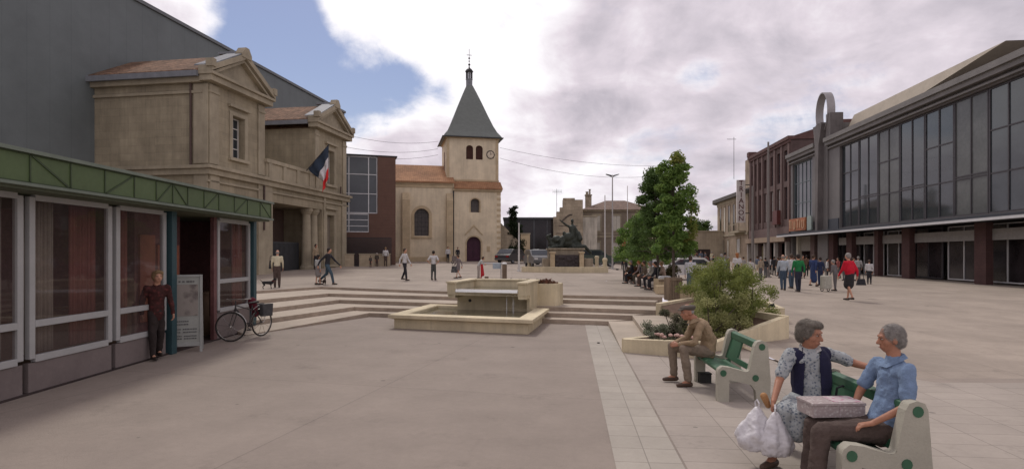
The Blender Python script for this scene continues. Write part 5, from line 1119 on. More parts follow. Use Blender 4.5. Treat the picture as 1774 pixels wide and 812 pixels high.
o = MB().ell((0,0,.012),(.035,.03,.014)).build('pebble', mat('dark_litter', ()), smooth=True); o.location = (1.94,12.95,.004) ; tag(o, 'small dark pebble on the tiles near the planter corner', 'pebble')
# ------------------------------------------------------------------ people
V3 = Vector
def basis(f, up=(0,0,1)):
    f = V3(f).normalized(); u = V3(up); u = (u-f*u.dot(f)).normalized(); s = f.cross(u); return Matrix((s, f, u)).transposed()   # columns: right hand side, forward, up
def hand(mb, w, d, n, ts, k=1.0, curl=.5, fr=.0085):
    """palm and five fingers: w wrist, d direction, n palm normal, ts thumb side"""
    d = V3(d).normalized(); n = V3(n); n = (n-d*n.dot(d)).normalized(); t = V3(ts); t = (t-d*t.dot(d)-n*t.dot(n)).normalized(); w = V3(w)
    for q in (-1,0,1): mb.caps(w+t*q*.013*k, w+d*.085*k+t*q*.024*k, .019*k, .015*k, 10)
    for i, (o, L) in enumerate(((.031,.068),(.011,.078),(-.010,.073),(-.030,.056))):
        a = w+d*.088*k+t*o*k; c = curl*1.1; d1 = (d*math.cos(c)+n*math.sin(c)); d2 = (d*math.cos(c*2.1)+n*math.sin(c*2.1))
        b = a+d1*L*.5*k; e = b+d2*L*.5*k; mb.caps(a-d*.01, b, fr*k*1.08, fr*k, 8); mb.caps(b, e, fr*k, fr*k*.85, 8)
    a = w+d*.02*k+t*.022*k; b = a+(d*.7+t*.75+n*.25).normalized()*.042*k; e = b+(d*.95+t*.15+n*.45*curl*1.4).normalized()*.034*k
    mb.caps(a, b, .0135*k, .011*k, 8); mb.caps(b, e, .011*k, .009*k, 8)
def figure(root, J, o):
    """J: joints; o: clothes and looks"""
    vx = o.get('vx', .024); fs = o.get('fs', 1.0); skin = o.get('skin', SKIN); near = vx < .015; B = MB(); F = V3(J['f']).normalized(); k = o.get('k', 1)
    hb = J.get('hb') or basis(J['f']); hc = V3(J['head']); hs = o.get('hs', 1)
    P = lambda x, y, z: hc+hb@V3((x*hs, y*hs, z*hs))
    B.ell(P(0,-.008,.02), (.074*hs,.094*hs,.100*hs), hb); B.ell(P(0,.018,-.045), (.056*hs,.066*hs,.068*hs), hb); B.caps(P(0,.05,-.085), P(0,.04,-.08), .026*hs, .03*hs)
    for s in (-1,1): B.ell(P(s*.037,.04,-.022),(.03*hs,.035*hs,.035*hs),hb)
    if near:
        B.caps(P(0,.083,.012), P(0,.104,-.026), .010*hs, .0155*hs, 8); B.caps(P(-.035,.078,.030), P(.035,.078,.030), .014*hs, .014*hs, 8)
        for s in (-1,1): B.ell(P(s*.013,.092,-.03),(.011*hs,.012*hs,.009*hs),hb); B.ell(P(s*.076,-.01,-.008),(.010*hs,.022*hs,.034*hs),hb)
        B.caps(P(-.022,.082,-.060),P(.022,.082,-.060),.008*hs,.008*hs,8); B.caps(P(-.018,.080,-.071),P(.018,.080,-.071),.0085*hs,.0085*hs,8)
    else: B.caps(P(0,.085,.0), P(0,.1,-.025), .012, .016, 8)
    nk = V3(J['neck']); B.caps(nk, P(0,-.012,-.05), .058*k, .052*k); B.caps(nk, V3(J['chest'])-V3((0,0,.03)), .05*k, .10*k)
    B.caps(J['chest'], J['waist'], .125*k, .105*k, flat=(F,.6)); B.caps(J['waist'], (V3(J['hip'][0])+V3(J['hip'][1]))/2, .10*k, .10*k, flat=(F,.6))
    for i in (0,1):
        B.caps(J['sh'][i], J['el'][i], .045*k, .037*k); B.caps(J['el'][i], J['wr'][i], .037*k, .024*k)
        hd, hn, ht = J['hand'][i]; hand(B, J['wr'][i], hd, hn, ht, fs, J.get('curl', .5), .0088 if near else .012)
        B.caps(V3(J['hip'][i])*.7+V3(J['knee'][i])*.3, J['knee'][i], .058*k, .048*k); B.caps((V3(J['hip'][0])+V3(J['hip'][1]))/2, J['knee'][i], .05*k, .045*k); B.caps(J['knee'][i], J['ank'][i], .048*k, .033*k); B.caps(V3(J['ank'][i]), V3(J['ank'][i])+V3(J['toe'][i])*.12-V3((0,0,.05)), .036, .028)
    body = blob(B, 'body', skin, root, vx, 5 if near else 3)
    if near:
        E = MB(); I = MB()
        for s in (-1,1): E.ell(P(s*.031,.0735,.008),(.0125*hs,.012*hs,.0058*hs),hb); I.ell(P(s*.031,.0845,.008),(.005*hs,.003*hs,.005*hs),hb)
        e = E.build('eyes', mat('eye_white',(.34,.28,.25),.4), body, smooth=True); I.build('iris', mat('iris',(.03,.02,.015),.2), e, smooth=True)
        MB().caps(P(-.019,.0895,-.0655),P(.019,.0895,-.0655),.0035*hs,.0035*hs,8).build('mouth', mat('lips',(.22,.07,.06),.5), body, smooth=True)
        G = MB(); 
        for s in (-1,1): G.caps(P(s*.018,.088,.028),P(s*.046,.078,.026),.005*hs,.004*hs,6)
        G.build('eyebrows', mat('brow_grey',(.16,.13,.11),.9), body, smooth=True)
    # trousers or skirt
    if 'skirt' in o:
        G = MB(); wa = V3(J['waist']); h0 = (V3(J['hip'][0])+V3(J['hip'][1]))/2
        if J.get('seated'):
            for i in (0,1): G.caps(J['hip'][i], J['knee'][i], .118*k, .098*k)
            kk = (V3(J['knee'][0])+V3(J['knee'][1]))/2; G.caps(h0, kk, .13*k, .105*k); G.caps(wa, h0, .13*k, .155*k, flat=(F,.75))
            for i in (0,1): kn = V3(J['knee'][i]); G.caps(kn, kn+(V3(J['ank'][i])-kn)*o.get('skl', .45), .098*k, .092*k)
            kn = kk; G.caps(kn, kn+((V3(J['ank'][0])+V3(J['ank'][1]))/2-kn)*o.get('skl', .45), .095*k, .095*k)
        else:
            z1 = o.get('skz', .5); kk = (V3(J['knee'][0])+V3(J['knee'][1]))/2; G.caps(wa, h0, .135*k, .17*k, flat=(F,.8)); G.caps(h0, V3((kk.x,kk.y,z1+.05)), .165*k, .19*k, flat=(F,.85))
        blob(G, 'skirt', o['skirt'], root, vx, 3)
    else:
        G = MB(); h0 = (V3(J['hip'][0])+V3(J['hip'][1]))/2; G.caps(V3(J['waist'])*.5+h0*.5, h0, .135*k, .145*k, flat=(F,.8)); w_ = o.get('tw', 1)
        for i in (0,1):
            G.caps(h0*.4+V3(J['hip'][i])*.6, J['knee'][i], .098*k*w_, .070*k*w_); an = V3(J['ank'][i]); kn = V3(J['knee'][i]); e = kn.lerp(an, o.get('tl', .97)); G.caps(J['knee'][i], e, .070*k*w_, .056*k*w_)
        blob(G, 'trousers', o['legs'], root, vx, 3)
    def crease(ob, k_=1.0):
        if not near: return
        t = bpy.data.textures.new('creases','CLOUDS'); t.noise_scale = .085; t.noise_depth = 2; d_ = ob.modifiers.new('c','DISPLACE'); d_.texture = t; d_.strength = .026*k_; d_.mid_level = .5
        t = bpy.data.textures.new('wrinkles','MARBLE'); t.noise_scale = .10; t.turbulence = 9; d_ = ob.modifiers.new('w','DISPLACE'); d_.texture = t; d_.strength = .009*k_; d_.mid_level = .5
    for c_ in root.children:
        if c_.name.startswith(('trousers','skirt')): crease(c_, .8)
    # top
    G = MB(); ch, wa, h0 = V3(J['chest']), V3(J['waist']), (V3(J['hip'][0])+V3(J['hip'][1]))/2; b = o.get('belly', 1)
    G.caps(ch, wa, .155*k, .138*k*b, flat=(F,.72)); G.caps(wa, wa.lerp(h0, o.get('hem', .7)), .138*k*b, .150*k, flat=(F,.78)); G.caps(ch.lerp(nk,.6), ch, .080*k, .148*k, flat=(F,.75))
    for i in (0,1):
        G.caps(ch.lerp(V3(J['sh'][i]),.5), V3(J['sh'][i])*.92+ch*.08, .085*k, .064*k); el, wr, sh = V3(J['el'][i]), V3(J['wr'][i]), V3(J['sh'][i])
        if o.get('long', 1): G.caps(sh, el, .060*k, .050*k); G.caps(el, el.lerp(wr,.93), .050*k, .038*k)
        else: G.caps(sh, sh.lerp(el, .72), .062*k, .060*k)
    G.caps(nk-V3((0,0,.06)), nk-V3((0,0,.03)), .082*k, .068*k)
    crease(blob(G, o.get('topname', 'shirt'), o['top'], root, vx, 4))
    if 'vest' in o:
        sd = F.cross(V3((0,0,1))).normalized(); G = MB()
        G.caps(ch, wa, .172*k, .158*k*b, flat=(F,.76)); G.caps(wa, wa.lerp(h0, .75), .160*k, .172*k, flat=(F,.82)); G.caps(ch.lerp(nk,.45), ch, .09*k, .165*k, flat=(F,.78))
        for i in (0,1): G.caps(ch.lerp(V3(J['sh'][i]),.4), V3(J['sh'][i])*.72+ch*.28+V3((0,0,.012)), .09*k, .078*k)
        v = blob(G, 'vest', o['vest'], root, vx, 4); bm_ = bmesh.new(); bm_.from_mesh(v.data); kill = []
        for f_ in bm_.faces:
            q = f_.calc_center_median()-ch; fr_ = q.dot(F); si = abs(q.dot(sd)); zz = q.z
            if (fr_ > .02 and si < .062*k+max(0,-zz)*.05) or (zz > .10*k and si < .075*k) or zz < -.42*k: kill.append(f_)
        bmesh.ops.delete(bm_, geom=kill, context='FACES'); bm_.to_mesh(v.data); bm_.free(); so2 = v.modifiers.new('t','SOLIDIFY'); so2.thickness = .008
    # shoes
    for i in (0,1):
        a = V3(J['ank'][i]); t = V3(J['toe'][i]).normalized(); s = a-V3((0,0,.045)); G = MB(); G.caps(s-t*.03, s+t*.05, .040, .042, 10); G.caps(s+t*.05, s+t*.165+V3((0,0,-.008)), .042, .030, 10); 
        sh_ = G.build('shoe', o.get('shoes', mat('dark_shoe',(.04,.03,.025),.5)), root, smooth=True) if not near else blob(G, 'shoe', o.get('shoes', mat('dark_shoe',(.04,.03,.025),.5)), root, .009, 2)
    # hair
    G = MB(); st = o.get('hairstyle', 'short'); hm = o.get('hair', mat('dark_hair',(.03,.022,.018),.7,.3,20,.5,60))
    if st == 'bald': G.ell(P(0,-.035,-.0),(.079*hs,.075*hs,.065*hs),hb)
    else:
        G.ell(P(0,-.022,.034),(.086*hs,.098*hs,.096*hs),hb); G.ell(P(0,-.05,-.01),(.080*hs,.068*hs,.08*hs),hb)
        if st == 'full':
            for s in (-1,1): G.ell(P(s*.058,-.02,.02),(.036*hs,.062*hs,.066*hs),hb)
            G.ell(P(0,.04,.092),(.066*hs,.05*hs,.034*hs),hb); G.ell(P(-.045,.05,.08),(.035*hs,.04*hs,.03*hs),hb)
            for i in range(16): a = i*2.4; G.ell(P(.062*math.cos(a),-.02+.07*math.sin(a),.045+.05*math.sin(i*1.7)),(.024*hs,.024*hs,.022*hs),hb)
        if st == 'long': G.caps(P(0,-.06,-.02), P(0,-.06,-.13), .07*hs, .06*hs)
    if st != 'cap':
        hr = blob(G, 'hair', hm, root, max(.009, vx*.6), 2)
        if near:                                   # loose strands combed back and down over the hair
            rq = random.Random(9); me = hr.data; me.calc_loop_triangles(); H_ = MB(); vv = me.vertices; up_ = hb@V3((0,0,1)); fw_ = hb@V3((0,1,0)); ps = list(me.polygons)
            for q_ in range(2600):
                p_ = rq.choice(ps); c0 = V3(p_.center); n0 = V3(p_.normal); fl_ = (-up_*.8-fw_*.7+V3((rq.uniform(-.6,.6),rq.uniform(-.6,.6),rq.uniform(-.5,.7)))); fl_ = fl_-n0*fl_.dot(n0)
                if fl_.length < .05: continue
                fl_.normalize(); sd_ = fl_.cross(n0)*.0011; L0 = rq.uniform(.014,.032); c0 = c0+n0*.001
                H_.quad(c0-sd_, c0+sd_, c0+fl_*L0*.6+n0*.006+sd_*.6, c0+fl_*L0*.6+n0*.006-sd_*.6); H_.quad(c0+fl_*L0*.6+n0*.006-sd_*.6, c0+fl_*L0*.6+n0*.006+sd_*.6, c0+fl_*L0+n0*.004, c0+fl_*L0+n0*.0035)
            H_.build('hair_strands', hm, hr, recalc=False)
    else:
        G2 = MB(); G2.ell(P(0,-.03,.005),(.079*hs,.072*hs,.05*hs),hb); blob(G2, 'hair', hm, root, .009, 2)
        G = MB(); G.ell(P(0,-.012,.072),(.098*hs,.122*hs,.040*hs),hb); G.caps(P(-.05,.088,.055),P(.05,.088,.055),.018*hs,.018*hs,flat=(hb@V3((0,0,1)),.5)); G.ell(P(0,-.03,.055),(.09*hs,.098*hs,.04*hs),hb); G.caps(P(-.035,.115,.05),P(.035,.115,.05),.020*hs,.020*hs,flat=(hb@V3((0,0,1)),.4))
        blob(G, 'flat_cap', o['cap'], root, .008, 2)
    return body
def pose(H=1.72, walk=0, lean=0, arms='down', seat=False, w=1):
    s = H/1.75; z = lambda *p: V3((p[0]*s*w, p[1]*s, p[2]*s)); J = {'f': (0,-1,0)}
    if seat:
        J.update(hip=[z(-.09,.0,.50),z(.09,.0,.50)], knee=[z(-.12,-.43,.50),z(.11,-.43,.50)], ank=[z(-.12,-.42,.09),z(.12,-.38,.09)], waist=z(0,-.0-lean*.3,.72), chest=z(0,-.02-lean*.7,.98), neck=z(0,-.03-lean,1.13), head=z(0,-.06-lean*1.2,1.27),
                 sh=[z(-.18,-.02-lean*.9,1.07),z(.18,-.02-lean*.9,1.07)], el=[z(-.24,-.08-lean,.80),z(.24,-.08-lean,.80)], wr=[z(-.14,-.32-lean*.3,.66),z(.12,-.32-lean*.3,.64)], seated=True)
        J['hand'] = [((.2,-.9,-.3),(0,0,-1),(1,0,0)),((-.2,-.9,-.3),(0,0,-1),(-1,0,0))]; J['toe'] = [(0,-1,0),(0,-1,0)]
        return J
    w0, w1 = walk, -walk
    def leg(x, q):   # q>0 leg forward
        if q > 0: return z(x,0,.93), z(x,-.22*q,.52), z(x,-.30*q,.10)
        q = -q; return z(x,0,.93), z(x,.06*q,.51), z(x,.38*q,.10+.09*q)
    a, b = leg(-.09, w0), leg(.09, w1); L = lean
    J.update(hip=[a[0],b[0]], knee=[a[1],b[1]], ank=[a[2],b[2]], waist=z(0,-L*.25,1.10), chest=z(0,-L*.7,1.32-L*.15), neck=z(0,-L*1.05,1.47-L*.3), head=z(0,-.03-L*1.3,1.63-L*.42), toe=[(0,-1,-.0),(0,-1,0)],
             sh=[z(-.185,-L*.9,1.41-L*.25),z(.185,-L*.9,1.41-L*.25)])
    sw = .22*walk
    if arms == 'down':
        J['el'] = [z(-.235,.03+sw-L*.9,1.13-L*.2),z(.235,.03-sw-L*.9,1.13-L*.2)]; J['wr'] = [z(-.23,-.04+sw*1.8-L*.9,.90-L*.15),z(.23,-.04-sw*1.8-L*.9,.90-L*.15)]; J['hand'] = [((0,-.1,-1),(1,0,0),(0,-1,0)),((0,-.1,-1),(-1,0,0),(0,-1,0))]
    elif arms == 'front':
        J['el'] = [z(-.25,.02-L*.9,1.12),z(.25,.02-L*.9,1.12)]; J['wr'] = [z(-.11,-.24-L*.9,1.06),z(.11,-.24-L*.9,1.06)]; J['hand'] = [((.7,-.5,0),(0,1,0),(0,0,1)),((-.7,-.5,0),(0,1,0),(0,0,1))]
    elif arms == 'hips':
        J['el'] = [z(-.35,.08,1.13),z(.35,.08,1.13)]; J['wr'] = [z(-.20,-.02,.98),z(.20,-.02,.98)]; J['hand'] = [((.8,-.3,-.4),(1,0,0),(0,0,1)),((-.8,-.3,-.4),(-1,0,0),(0,0,1))]
    return J
CLO = lambda r, g_, b: fabric((r, g_, b))
HG = mat('grey_hair',(.26,.24,.22),.8,.3,20,.5,60); HB = mat('brown_hair',(.07,.045,.03),.7,.3,20,.5,60); HD = mat('dark_hair',(.03,.022,.018),.7,.3,20,.5,60); HF = mat('fair_hair',(.28,.19,.10),.7,.3,20,.5,60)
HH = mat('ginger_hair',(.32,.12,.04),.7,.3,20,.5,60); WH = CLO(.55,.54,.53); CR = CLO(.52,.47,.33); BR = CLO(.085,.06,.05); BK = CLO(.03,.03,.035); JN = CLO(.06,.09,.13); GY = CLO(.12,.12,.12)
GRP = 'people walking and standing on the square'
def walker(u, v, vh, face, label, top, legs, hair=HD, walk=0., lean=0., arms='down', group=GRP, **o):
    """feet seen at (u, v), head top at vh; face = heading in degrees, 0 towards the camera, 90 to the right of the picture"""
    X, Y, z = place(u, v); seat = o.pop('seat', False); H = (v-vh)*Y/1000
    if seat: H = min(max(H*1.30, 1.4), 1.85)
    else: H = min(max(H+lean*.35, o.pop('minh', 1.38)), 1.86)
    o.pop('minh', None); r = thing('person', label, 'person', (X,Y,z), R(face), group); J = pose(H, walk, lean, arms, seat); J['curl'] = .35
    o.update(top=top, legs=legs, hair=hair); figure(r, J, {'k': H/1.75, 'hs': H/1.75*1.05, **o}); return r
def handbag(root_loc, label, m, s=(.16,.09,.2), rz=0, name='bag', strap=.22):
    o = thing(name, label, 'bag', root_loc, rz); MB().hull([(-s[0],-s[1],-s[2]),(s[0],-s[1],-s[2]),(s[0],s[1],-s[2]),(-s[0],s[1],-s[2])],[(-s[0]*.75,-s[1]*.6,s[2]),(s[0]*.75,-s[1]*.6,s[2]),(s[0]*.75,s[1]*.6,s[2]),(-s[0]*.75,s[1]*.6,s[2])]).build('body', m, o, bevel=.03)
    MB().tube([(-s[0]*.6,0,s[2]),(-s[0]*.5,0,s[2]+strap*.8),(0,0,s[2]+strap),(s[0]*.5,0,s[2]+strap*.8),(s[0]*.6,0,s[2])], .011, 6).build('handle', m, o); return o
# left
walker(480,498,433,195,'older man in cream shirt and brown trousers standing behind the steps',CR,BR,HG,0,.12,hairstyle='bald',tw=1.08)
X,Y,z = place(469,497); handbag((X+.05,Y-.05,z+.95),'dark bag hanging at the left side of the man in the cream shirt',BK,(.1,.07,.17))
walker(551,493,443,150,'dark haired woman in a pale grey cardigan and skirt facing away near the steps',CLO(.42,.42,.40),GY,HD,.2,skirt=CLO(.22,.20,.19),skz=.42,hairstyle='long')
walker(567,493,429,82,'person in a dark jacket and blue jeans striding to the right behind the steps',BK,CLO(.055,.085,.11),HD,1.15,.06)
walker(547,467,419,60,'person in a cream top and black trousers beside the porch columns',CLO(.35,.27,.18),BK,HD,0,group=GRP)
walker(701,486,430,70,'man in loose white shirt and black trousers, left one on the open square',WH,BK,HB,.55,arms='down')
walker(751,485,434,170,'man in short sleeved white shirt with hands on hips on the square',WH,CLO(.07,.075,.07),HD,.12,arms='hips',long=0)
walker(794,482,441,250,'woman in a mauve grey dress walking with a patterned bag behind the fountain',CLO(.20,.17,.17),GY,HB,.6,skirt=CLO(.20,.17,.17),skz=.45,minh=1.3)
X,Y,z = place(787,482); handbag((X,Y-.1,z+.5),'grey patterned shopping bag carried by the woman behind the fountain',fabric((.25,.25,.25),'grey_print_bag',((.06,.06,.06),20)),(.17,.08,.17))
walker(829,483,446,100,'person in a pale top leaning over a red cloth behind the fountain trough',CLO(.44,.45,.42),CLO(.38,.34,.30),HB,.1,.25,arms='front',minh=1.3)
X,Y,z = place(835,483); o = MB().caps((0,0,.75),(.04,0,.25),.07,.10,flat=((0,1,0),.5)).caps((.0,0,.3),(-.05,0,.02),.06,.02).build('cloth',CLO(.45,.03,.035),smooth=True); o.location = (X,Y-.2,z); tag(o,'bright red cloth hanging beside the person in the pale top','cloth')
walker(776,455,427,20,'person in a white shirt and black skirt standing in front of the church wall',WH,BK,HD,0,group='people by the church')
X,Y,z = place(789,456); o = thing('market_cart','small grey covered cart between the church door and the person in the white shirt','cart',(X,Y,z),R(5)); MB().box(-.35,.35,-.25,.25,.2,.72).build('box',CLO(.20,.17,.155),o,bevel=.02)
for s in (-.28,.28): MB().ring((s,-.2,.13),.1,.03,'y',14).build('wheel',IRON,o)
walker(793,454,428,30,'thin figure in black behind the grey cart beside the church door',BK,BK,HD,0,minh=1.5,group='people by the church')
walker(880,449,431,60,'person in a white coat at the foot of the stone wall right of the church',CLO(.48,.46,.45),CLO(.3,.28,.26),HG,.2,group='people by the church')
walker(668,461,428,200,'person in a white shirt and dark trousers beside the low wall of the glass office',WH,BR,HF,.1,group='people by the glass office')
walker(653,461,438,190,'child with fair hair and a dark top in front of the low wall',CLO(.09,.075,.06),BR,mat('white_hair',(.5,.46,.4),.8),.0,minh=1.1,group='people by the glass office')
walker(642,462,444,170,'smallest child in dark clothes in front of the low wall',CLO(.10,.09,.08),BR,HB,.0,minh=.9,group='people by the glass office')
# left edge of the photograph
r = thing('person','person in a dark red coat standing at the left edge beside the poster board','person',(-6.78,11.0,0),R(50),GRP); figure(r, pose(1.70,.35,.04), dict(top=fabric((.11,.03,.028),'dark_red_coat',((.05,.018,.016),14)),legs=CLO(.035,.026,.024),hair=HF,hem=1.35,vx=.0145,skin=SKIN,topname='coat',hairstyle='full'))
# right hand side of the square
walker(1357,503,441,170,'man in light blue shirt and jeans walking away beside the green shirt',CLO(.40,.44,.48),JN,HG,.25,.03,hairstyle='bald',tw=1.05)
walker(1371,500,440,185,'person in a white shirt partly hidden between the light blue and the green shirts',WH,JN,HB,.2)
walker(1383,506,440,178,'man in a bright green shirt and navy trousers walking away from the camera',CLO(.02,.17,.055),CLO(.03,.035,.055),HD,.3)
walker(1409,496,441,120,'woman in a blue dress, left one of the two in blue',CLO(.035,.055,.14),CLO(.03,.04,.1),HB,.45,skirt=CLO(.035,.055,.13),skz=.3)
walker(1421,494,445,190,'person in dark blue overalls right behind the woman in the blue dress',CLO(.025,.035,.08),CLO(.025,.035,.08),HD,.1,tw=1.2)
walker(1447,504,450,215,'elderly person in grey clothes beside the cream shopping trolley',CLO(.15,.14,.14),CLO(.13,.12,.12),HG,.15,.08)
X,Y,z = place(1431,505); o = thing('shopping_trolley','cream shopping trolley bag pulled by the elderly person in grey','trolley',(X,Y,z),R(15)); MB().box(-.2,.2,-.14,.14,.12,.72).build('bag',CLO(.40,.39,.33),o,bevel=.04); MB().tube([(-.15,.17,.1),(-.15,.2,.95),(.15,.2,.95),(.15,.17,.1)],.012,6).build('handle',IRON,o)
for s in (-.17,.17): MB().ring((s,.05,.08),.065,.018,'x',14).build('wheel',IRON,o)
walker(1472,521,438,200,'woman in a bright red coat over a dark skirt near the shops',CLO(.50,.012,.03),BK,HG,.5,.04,topname='coat',skirt=CLO(.03,.028,.03),skz=.55,hem=1.25,belly=1.45)
X,Y,z = place(1489,516); handbag((X,Y-.1,z+.62),'dark handbag at the side of the woman in the red coat',BK,(.17,.08,.12))
for u, v, vh, fc, lab, t, l in ((1341,477,444,150,'person in black standing in the shade of the arcade, left of three',BK,BK),(1348,478,446,200,'person in a dark brown jacket in the shade of the arcade, middle of three',BR,BK),(1334,475,447,120,'person in a white blouse under the brick building',WH,BK),
        (1397,478,442,160,'person in brown by the wooden shop door',CLO(.14,.09,.06),BK),(1463,486,447,180,'person in a dark jacket in the shop doorway behind the red coat',BK,GY),(1487,485,444,160,'person in a pale jacket in front of the right hand shop window',CLO(.35,.34,.33),GY)):
    walker(u, v, vh, fc, lab, t, l, random.choice((HD,HB,HG)), .1, group='people outside the shops')
# behind the bush and along the trees
walker(1250,492,440,190,'person in a pale blue blouse seen over the top of the bush',CLO(.38,.42,.45),JN,HG,.1,group='people behind the bushes')
walker(1277,492,438,185,'ginger haired woman in a white blouse and black skirt behind the bush',WH,BK,HH,.1,long=0,skirt=BK,skz=.5,hairstyle='long',group='people behind the bushes')
walker(1256,476,437,160,'dark haired person far behind the bush beside the cinema',CLO(.2,.17,.15),BK,HD,0,group='people behind the bushes')
walker(1300,488,447,150,'person in white to the right of the ginger haired woman',CLO(.5,.48,.46),BR,HB,.1,group='people behind the bushes')
walker(1318,486,445,200,'person in a beige jacket behind the right end of the bush',CLO(.33,.27,.2),GY,HG,.1,group='people behind the bushes')
walker(1196,511,446,160,'tall man in a white shirt and blue grey trousers bending slightly under the trees',CLO(.50,.50,.52),CLO(.11,.145,.165),HB,.1,.10)
walker(1079,466,443,150,'left one of two people in white shirts near the black bench',WH,BK,HD,.1,group='people on and around the benches')
walker(1085,470,444,200,'right one of two people in white shirts near the black bench',WH,BK,HB,.1,group='people on and around the benches')
seated = [(1097,489,462,'black','person in dark clothes on the far left bench',BK,BK,HG),(1111,490,452,'','person in a pinkish grey top sitting in the middle of the row',CLO(.30,.24,.23),CLO(.10,.09,.07),HH),
          (1120,494,456,'','person in a brown patterned dress sitting beside the one in pinkish grey',CLO(.14,.11,.08),BR,HB),(1131,497,457,'','person in a white cardigan sitting under the conical tree',CLO(.46,.45,.40),BK,HG),
          (1140,500,460,'','person in a black top sitting right of the white cardigan',BK,BK,HD),(1151,498,459,'','person in a beige blouse sitting behind the wooden crate',CLO(.35,.26,.20),BR,HF)]
for i, (u, v, vh, _, lab, t, l, hr) in enumerate(seated): walker(u, v+2, vh, 250 if i % 2 else 265, lab, t, l, hr, seat=True, lean=.08, group='people on and around the benches')
X,Y,z = place(1156,506); o = MB().box(-.22,.22,-.16,.16,0,.3).build('white_bag',CLO(.5,.5,.49),bevel=.06); o.location = (X-.1,Y,z+.3); tag(o,'crumpled white bag resting in front of the seated people','bag'); 
X,Y,z = place(1157,509); MBx = MB().box(-.3,.3,-.22,.22,0,.3).build('stone_block',CHST,bevel=.02); MBx.location = (X-.1,Y,z); tag(MBx,'low stone block under the crumpled white bag','stone block')
# market crowd far behind the trees: individual shoppers
rs = random.Random(77); pal = [WH,BK,BR,CLO(.35,.33,.3),CLO(.12,.14,.18),CLO(.25,.08,.07),CR,GY,CLO(.20,.22,.25)]
proto = []
for i in range(7):
    t, l, h_ = pal[i], pal[(i*3+1) % 9], (HD,HB,HG,HF)[i % 4]; names = ['white','black','dark brown','light grey','slate blue','dull red','cream']
    u0 = 1176+i*9.5; v0 = 462+rs.uniform(-3,5)
    walker(u0, v0, v0-25, rs.uniform(0,360), '%s topped shopper in the far market crowd, %s' % (names[i], ('left end, by the white van','beside the van','behind the tall man','just right of the tall man','in the gap between tree and bush','near the beige building','right end, beside the cinema wall')[i]), t, l, h_, rs.uniform(0,.4), group='far market crowd', vx=.03)
for i, (u, v) in enumerate(((1126,464),(1136,463),(1147,466),(1105,461),(1208,459),(1222,458))):
    walker(u, v, v-22, rs.uniform(0,360), ('shopper in pale grey seen between the tree trunks','shopper in black seen between the tree trunks','shopper in red brown just left of the white van','shopper in cream far behind the row of benches','dark clad shopper farthest back by the beige building','light clad shopper farthest back near the cinema')[i], pal[(i*2+3) % 9], pal[(i+1) % 9], HB, rs.uniform(0,.4), group='far market crowd', vx=.03)
# dogs
def dog(label, u, v, L, rz, m):
    X, Y, z = place(u, v); o = thing('dog', label, 'dog', (X,Y,z), rz); k = L/.6; B = MB(); p = lambda *a: V3(a)*k
    B.caps(p(.12,0,.29),p(.2,0,.30),.095*k,.085*k,flat=((0,1,0),.85)); B.caps(p(.15,0,.29),p(-.17,0,.31),.09*k,.068*k); B.caps(p(.22,0,.34),p(.31,0,.44),.058*k,.045*k); B.ell(p(.34,0,.47),(.06*k,.046*k,.048*k)); B.caps(p(.38,0,.455),p(.45,0,.44),.03*k,.02*k)
    for s in (-1,1):
        B.caps(p(.17,s*.05,.26),p(.165,s*.055,.14),.038*k,.022*k); B.caps(p(.165,s*.055,.14),p(.175,s*.055,.02),.02*k,.017*k); B.caps(p(.175,s*.055,.018),p(.205,s*.055,.016),.02*k,.017*k)
        B.caps(p(-.17,s*.05,.27),p(-.12,s*.06,.18),.055*k,.032*k); B.caps(p(-.12,s*.06,.18),p(-.20,s*.06,.11),.028*k,.019*k); B.caps(p(-.20,s*.06,.11),p(-.185,s*.06,.02),.018*k,.016*k); B.caps(p(-.185,s*.06,.018),p(-.155,s*.06,.016),.019*k,.016*k)
        B.caps(p(.325,s*.04,.50),p(.31,s*.045,.55),.02*k,.01*k)
    B.caps(p(-.22,0,.34),p(-.33,0,.44),.022*k,.012*k); blob(B, 'body', m, o, .012, 2)
    MB().ring(p(.255,0,.38),.055*k,.008*k,'z',16).build('collar', CLO(.3,.03,.03), o); MB().ell(p(.465,0,.443),(.012*k,.012*k,.01*k)).build('nose', IRON, o)
FUR = mat('black_fur',(.02,.019,.02),.8,.3,20,.5,80)
dog('black dog standing beside the man in the cream shirt',463,500,.5,R(20),FUR); dog('small dark dog near the feet of the striding person in jeans',562,494,.42,R(100),mat('brown_black_fur',(.035,.022,.018),.8,.3,20,.5,80))

# ------------------------------------------------------------------ the three people on the near benches
NV = .0085
r = thing('person','old man in tan jacket and flat cap sitting on the bench with clasped hands','person',(2.98,8.88,0)); L_ = V3((2.98,8.88,0)); W = lambda x, y, z: V3((x,y,z))-L_
J = dict(f=(-1,-.05,-.25), hip=[W(3.02,8.98,.50),W(3.0,8.80,.50)], knee=[W(2.50,9.02,.56),W(2.60,8.74,.57)], ank=[W(2.545,9.05,.10),W(2.66,8.70,.085)], toe=[(-1,-.1,0),(-1,-.12,0)], waist=W(3.03,8.89,.68), chest=W(2.93,8.88,.87), neck=W(2.80,8.88,1.01), head=W(2.70,8.88,1.105),
         sh=[W(2.86,9.05,.93),W(2.85,8.71,.93)], el=[W(2.74,9.08,.68),W(2.74,8.65,.675)], wr=[W(2.53,8.97,.625),W(2.535,8.80,.625)], hand=[((-.75,-.5,-.1),(.2,-.8,-.5),(-.3,.0,.9)),((-.8,.35,-.1),(.2,.8,-.5),(-.3,0,.9))], curl=.95, seated=True)
J['hb'] = basis((-1,-.12,-.12),(-.12,0,1))
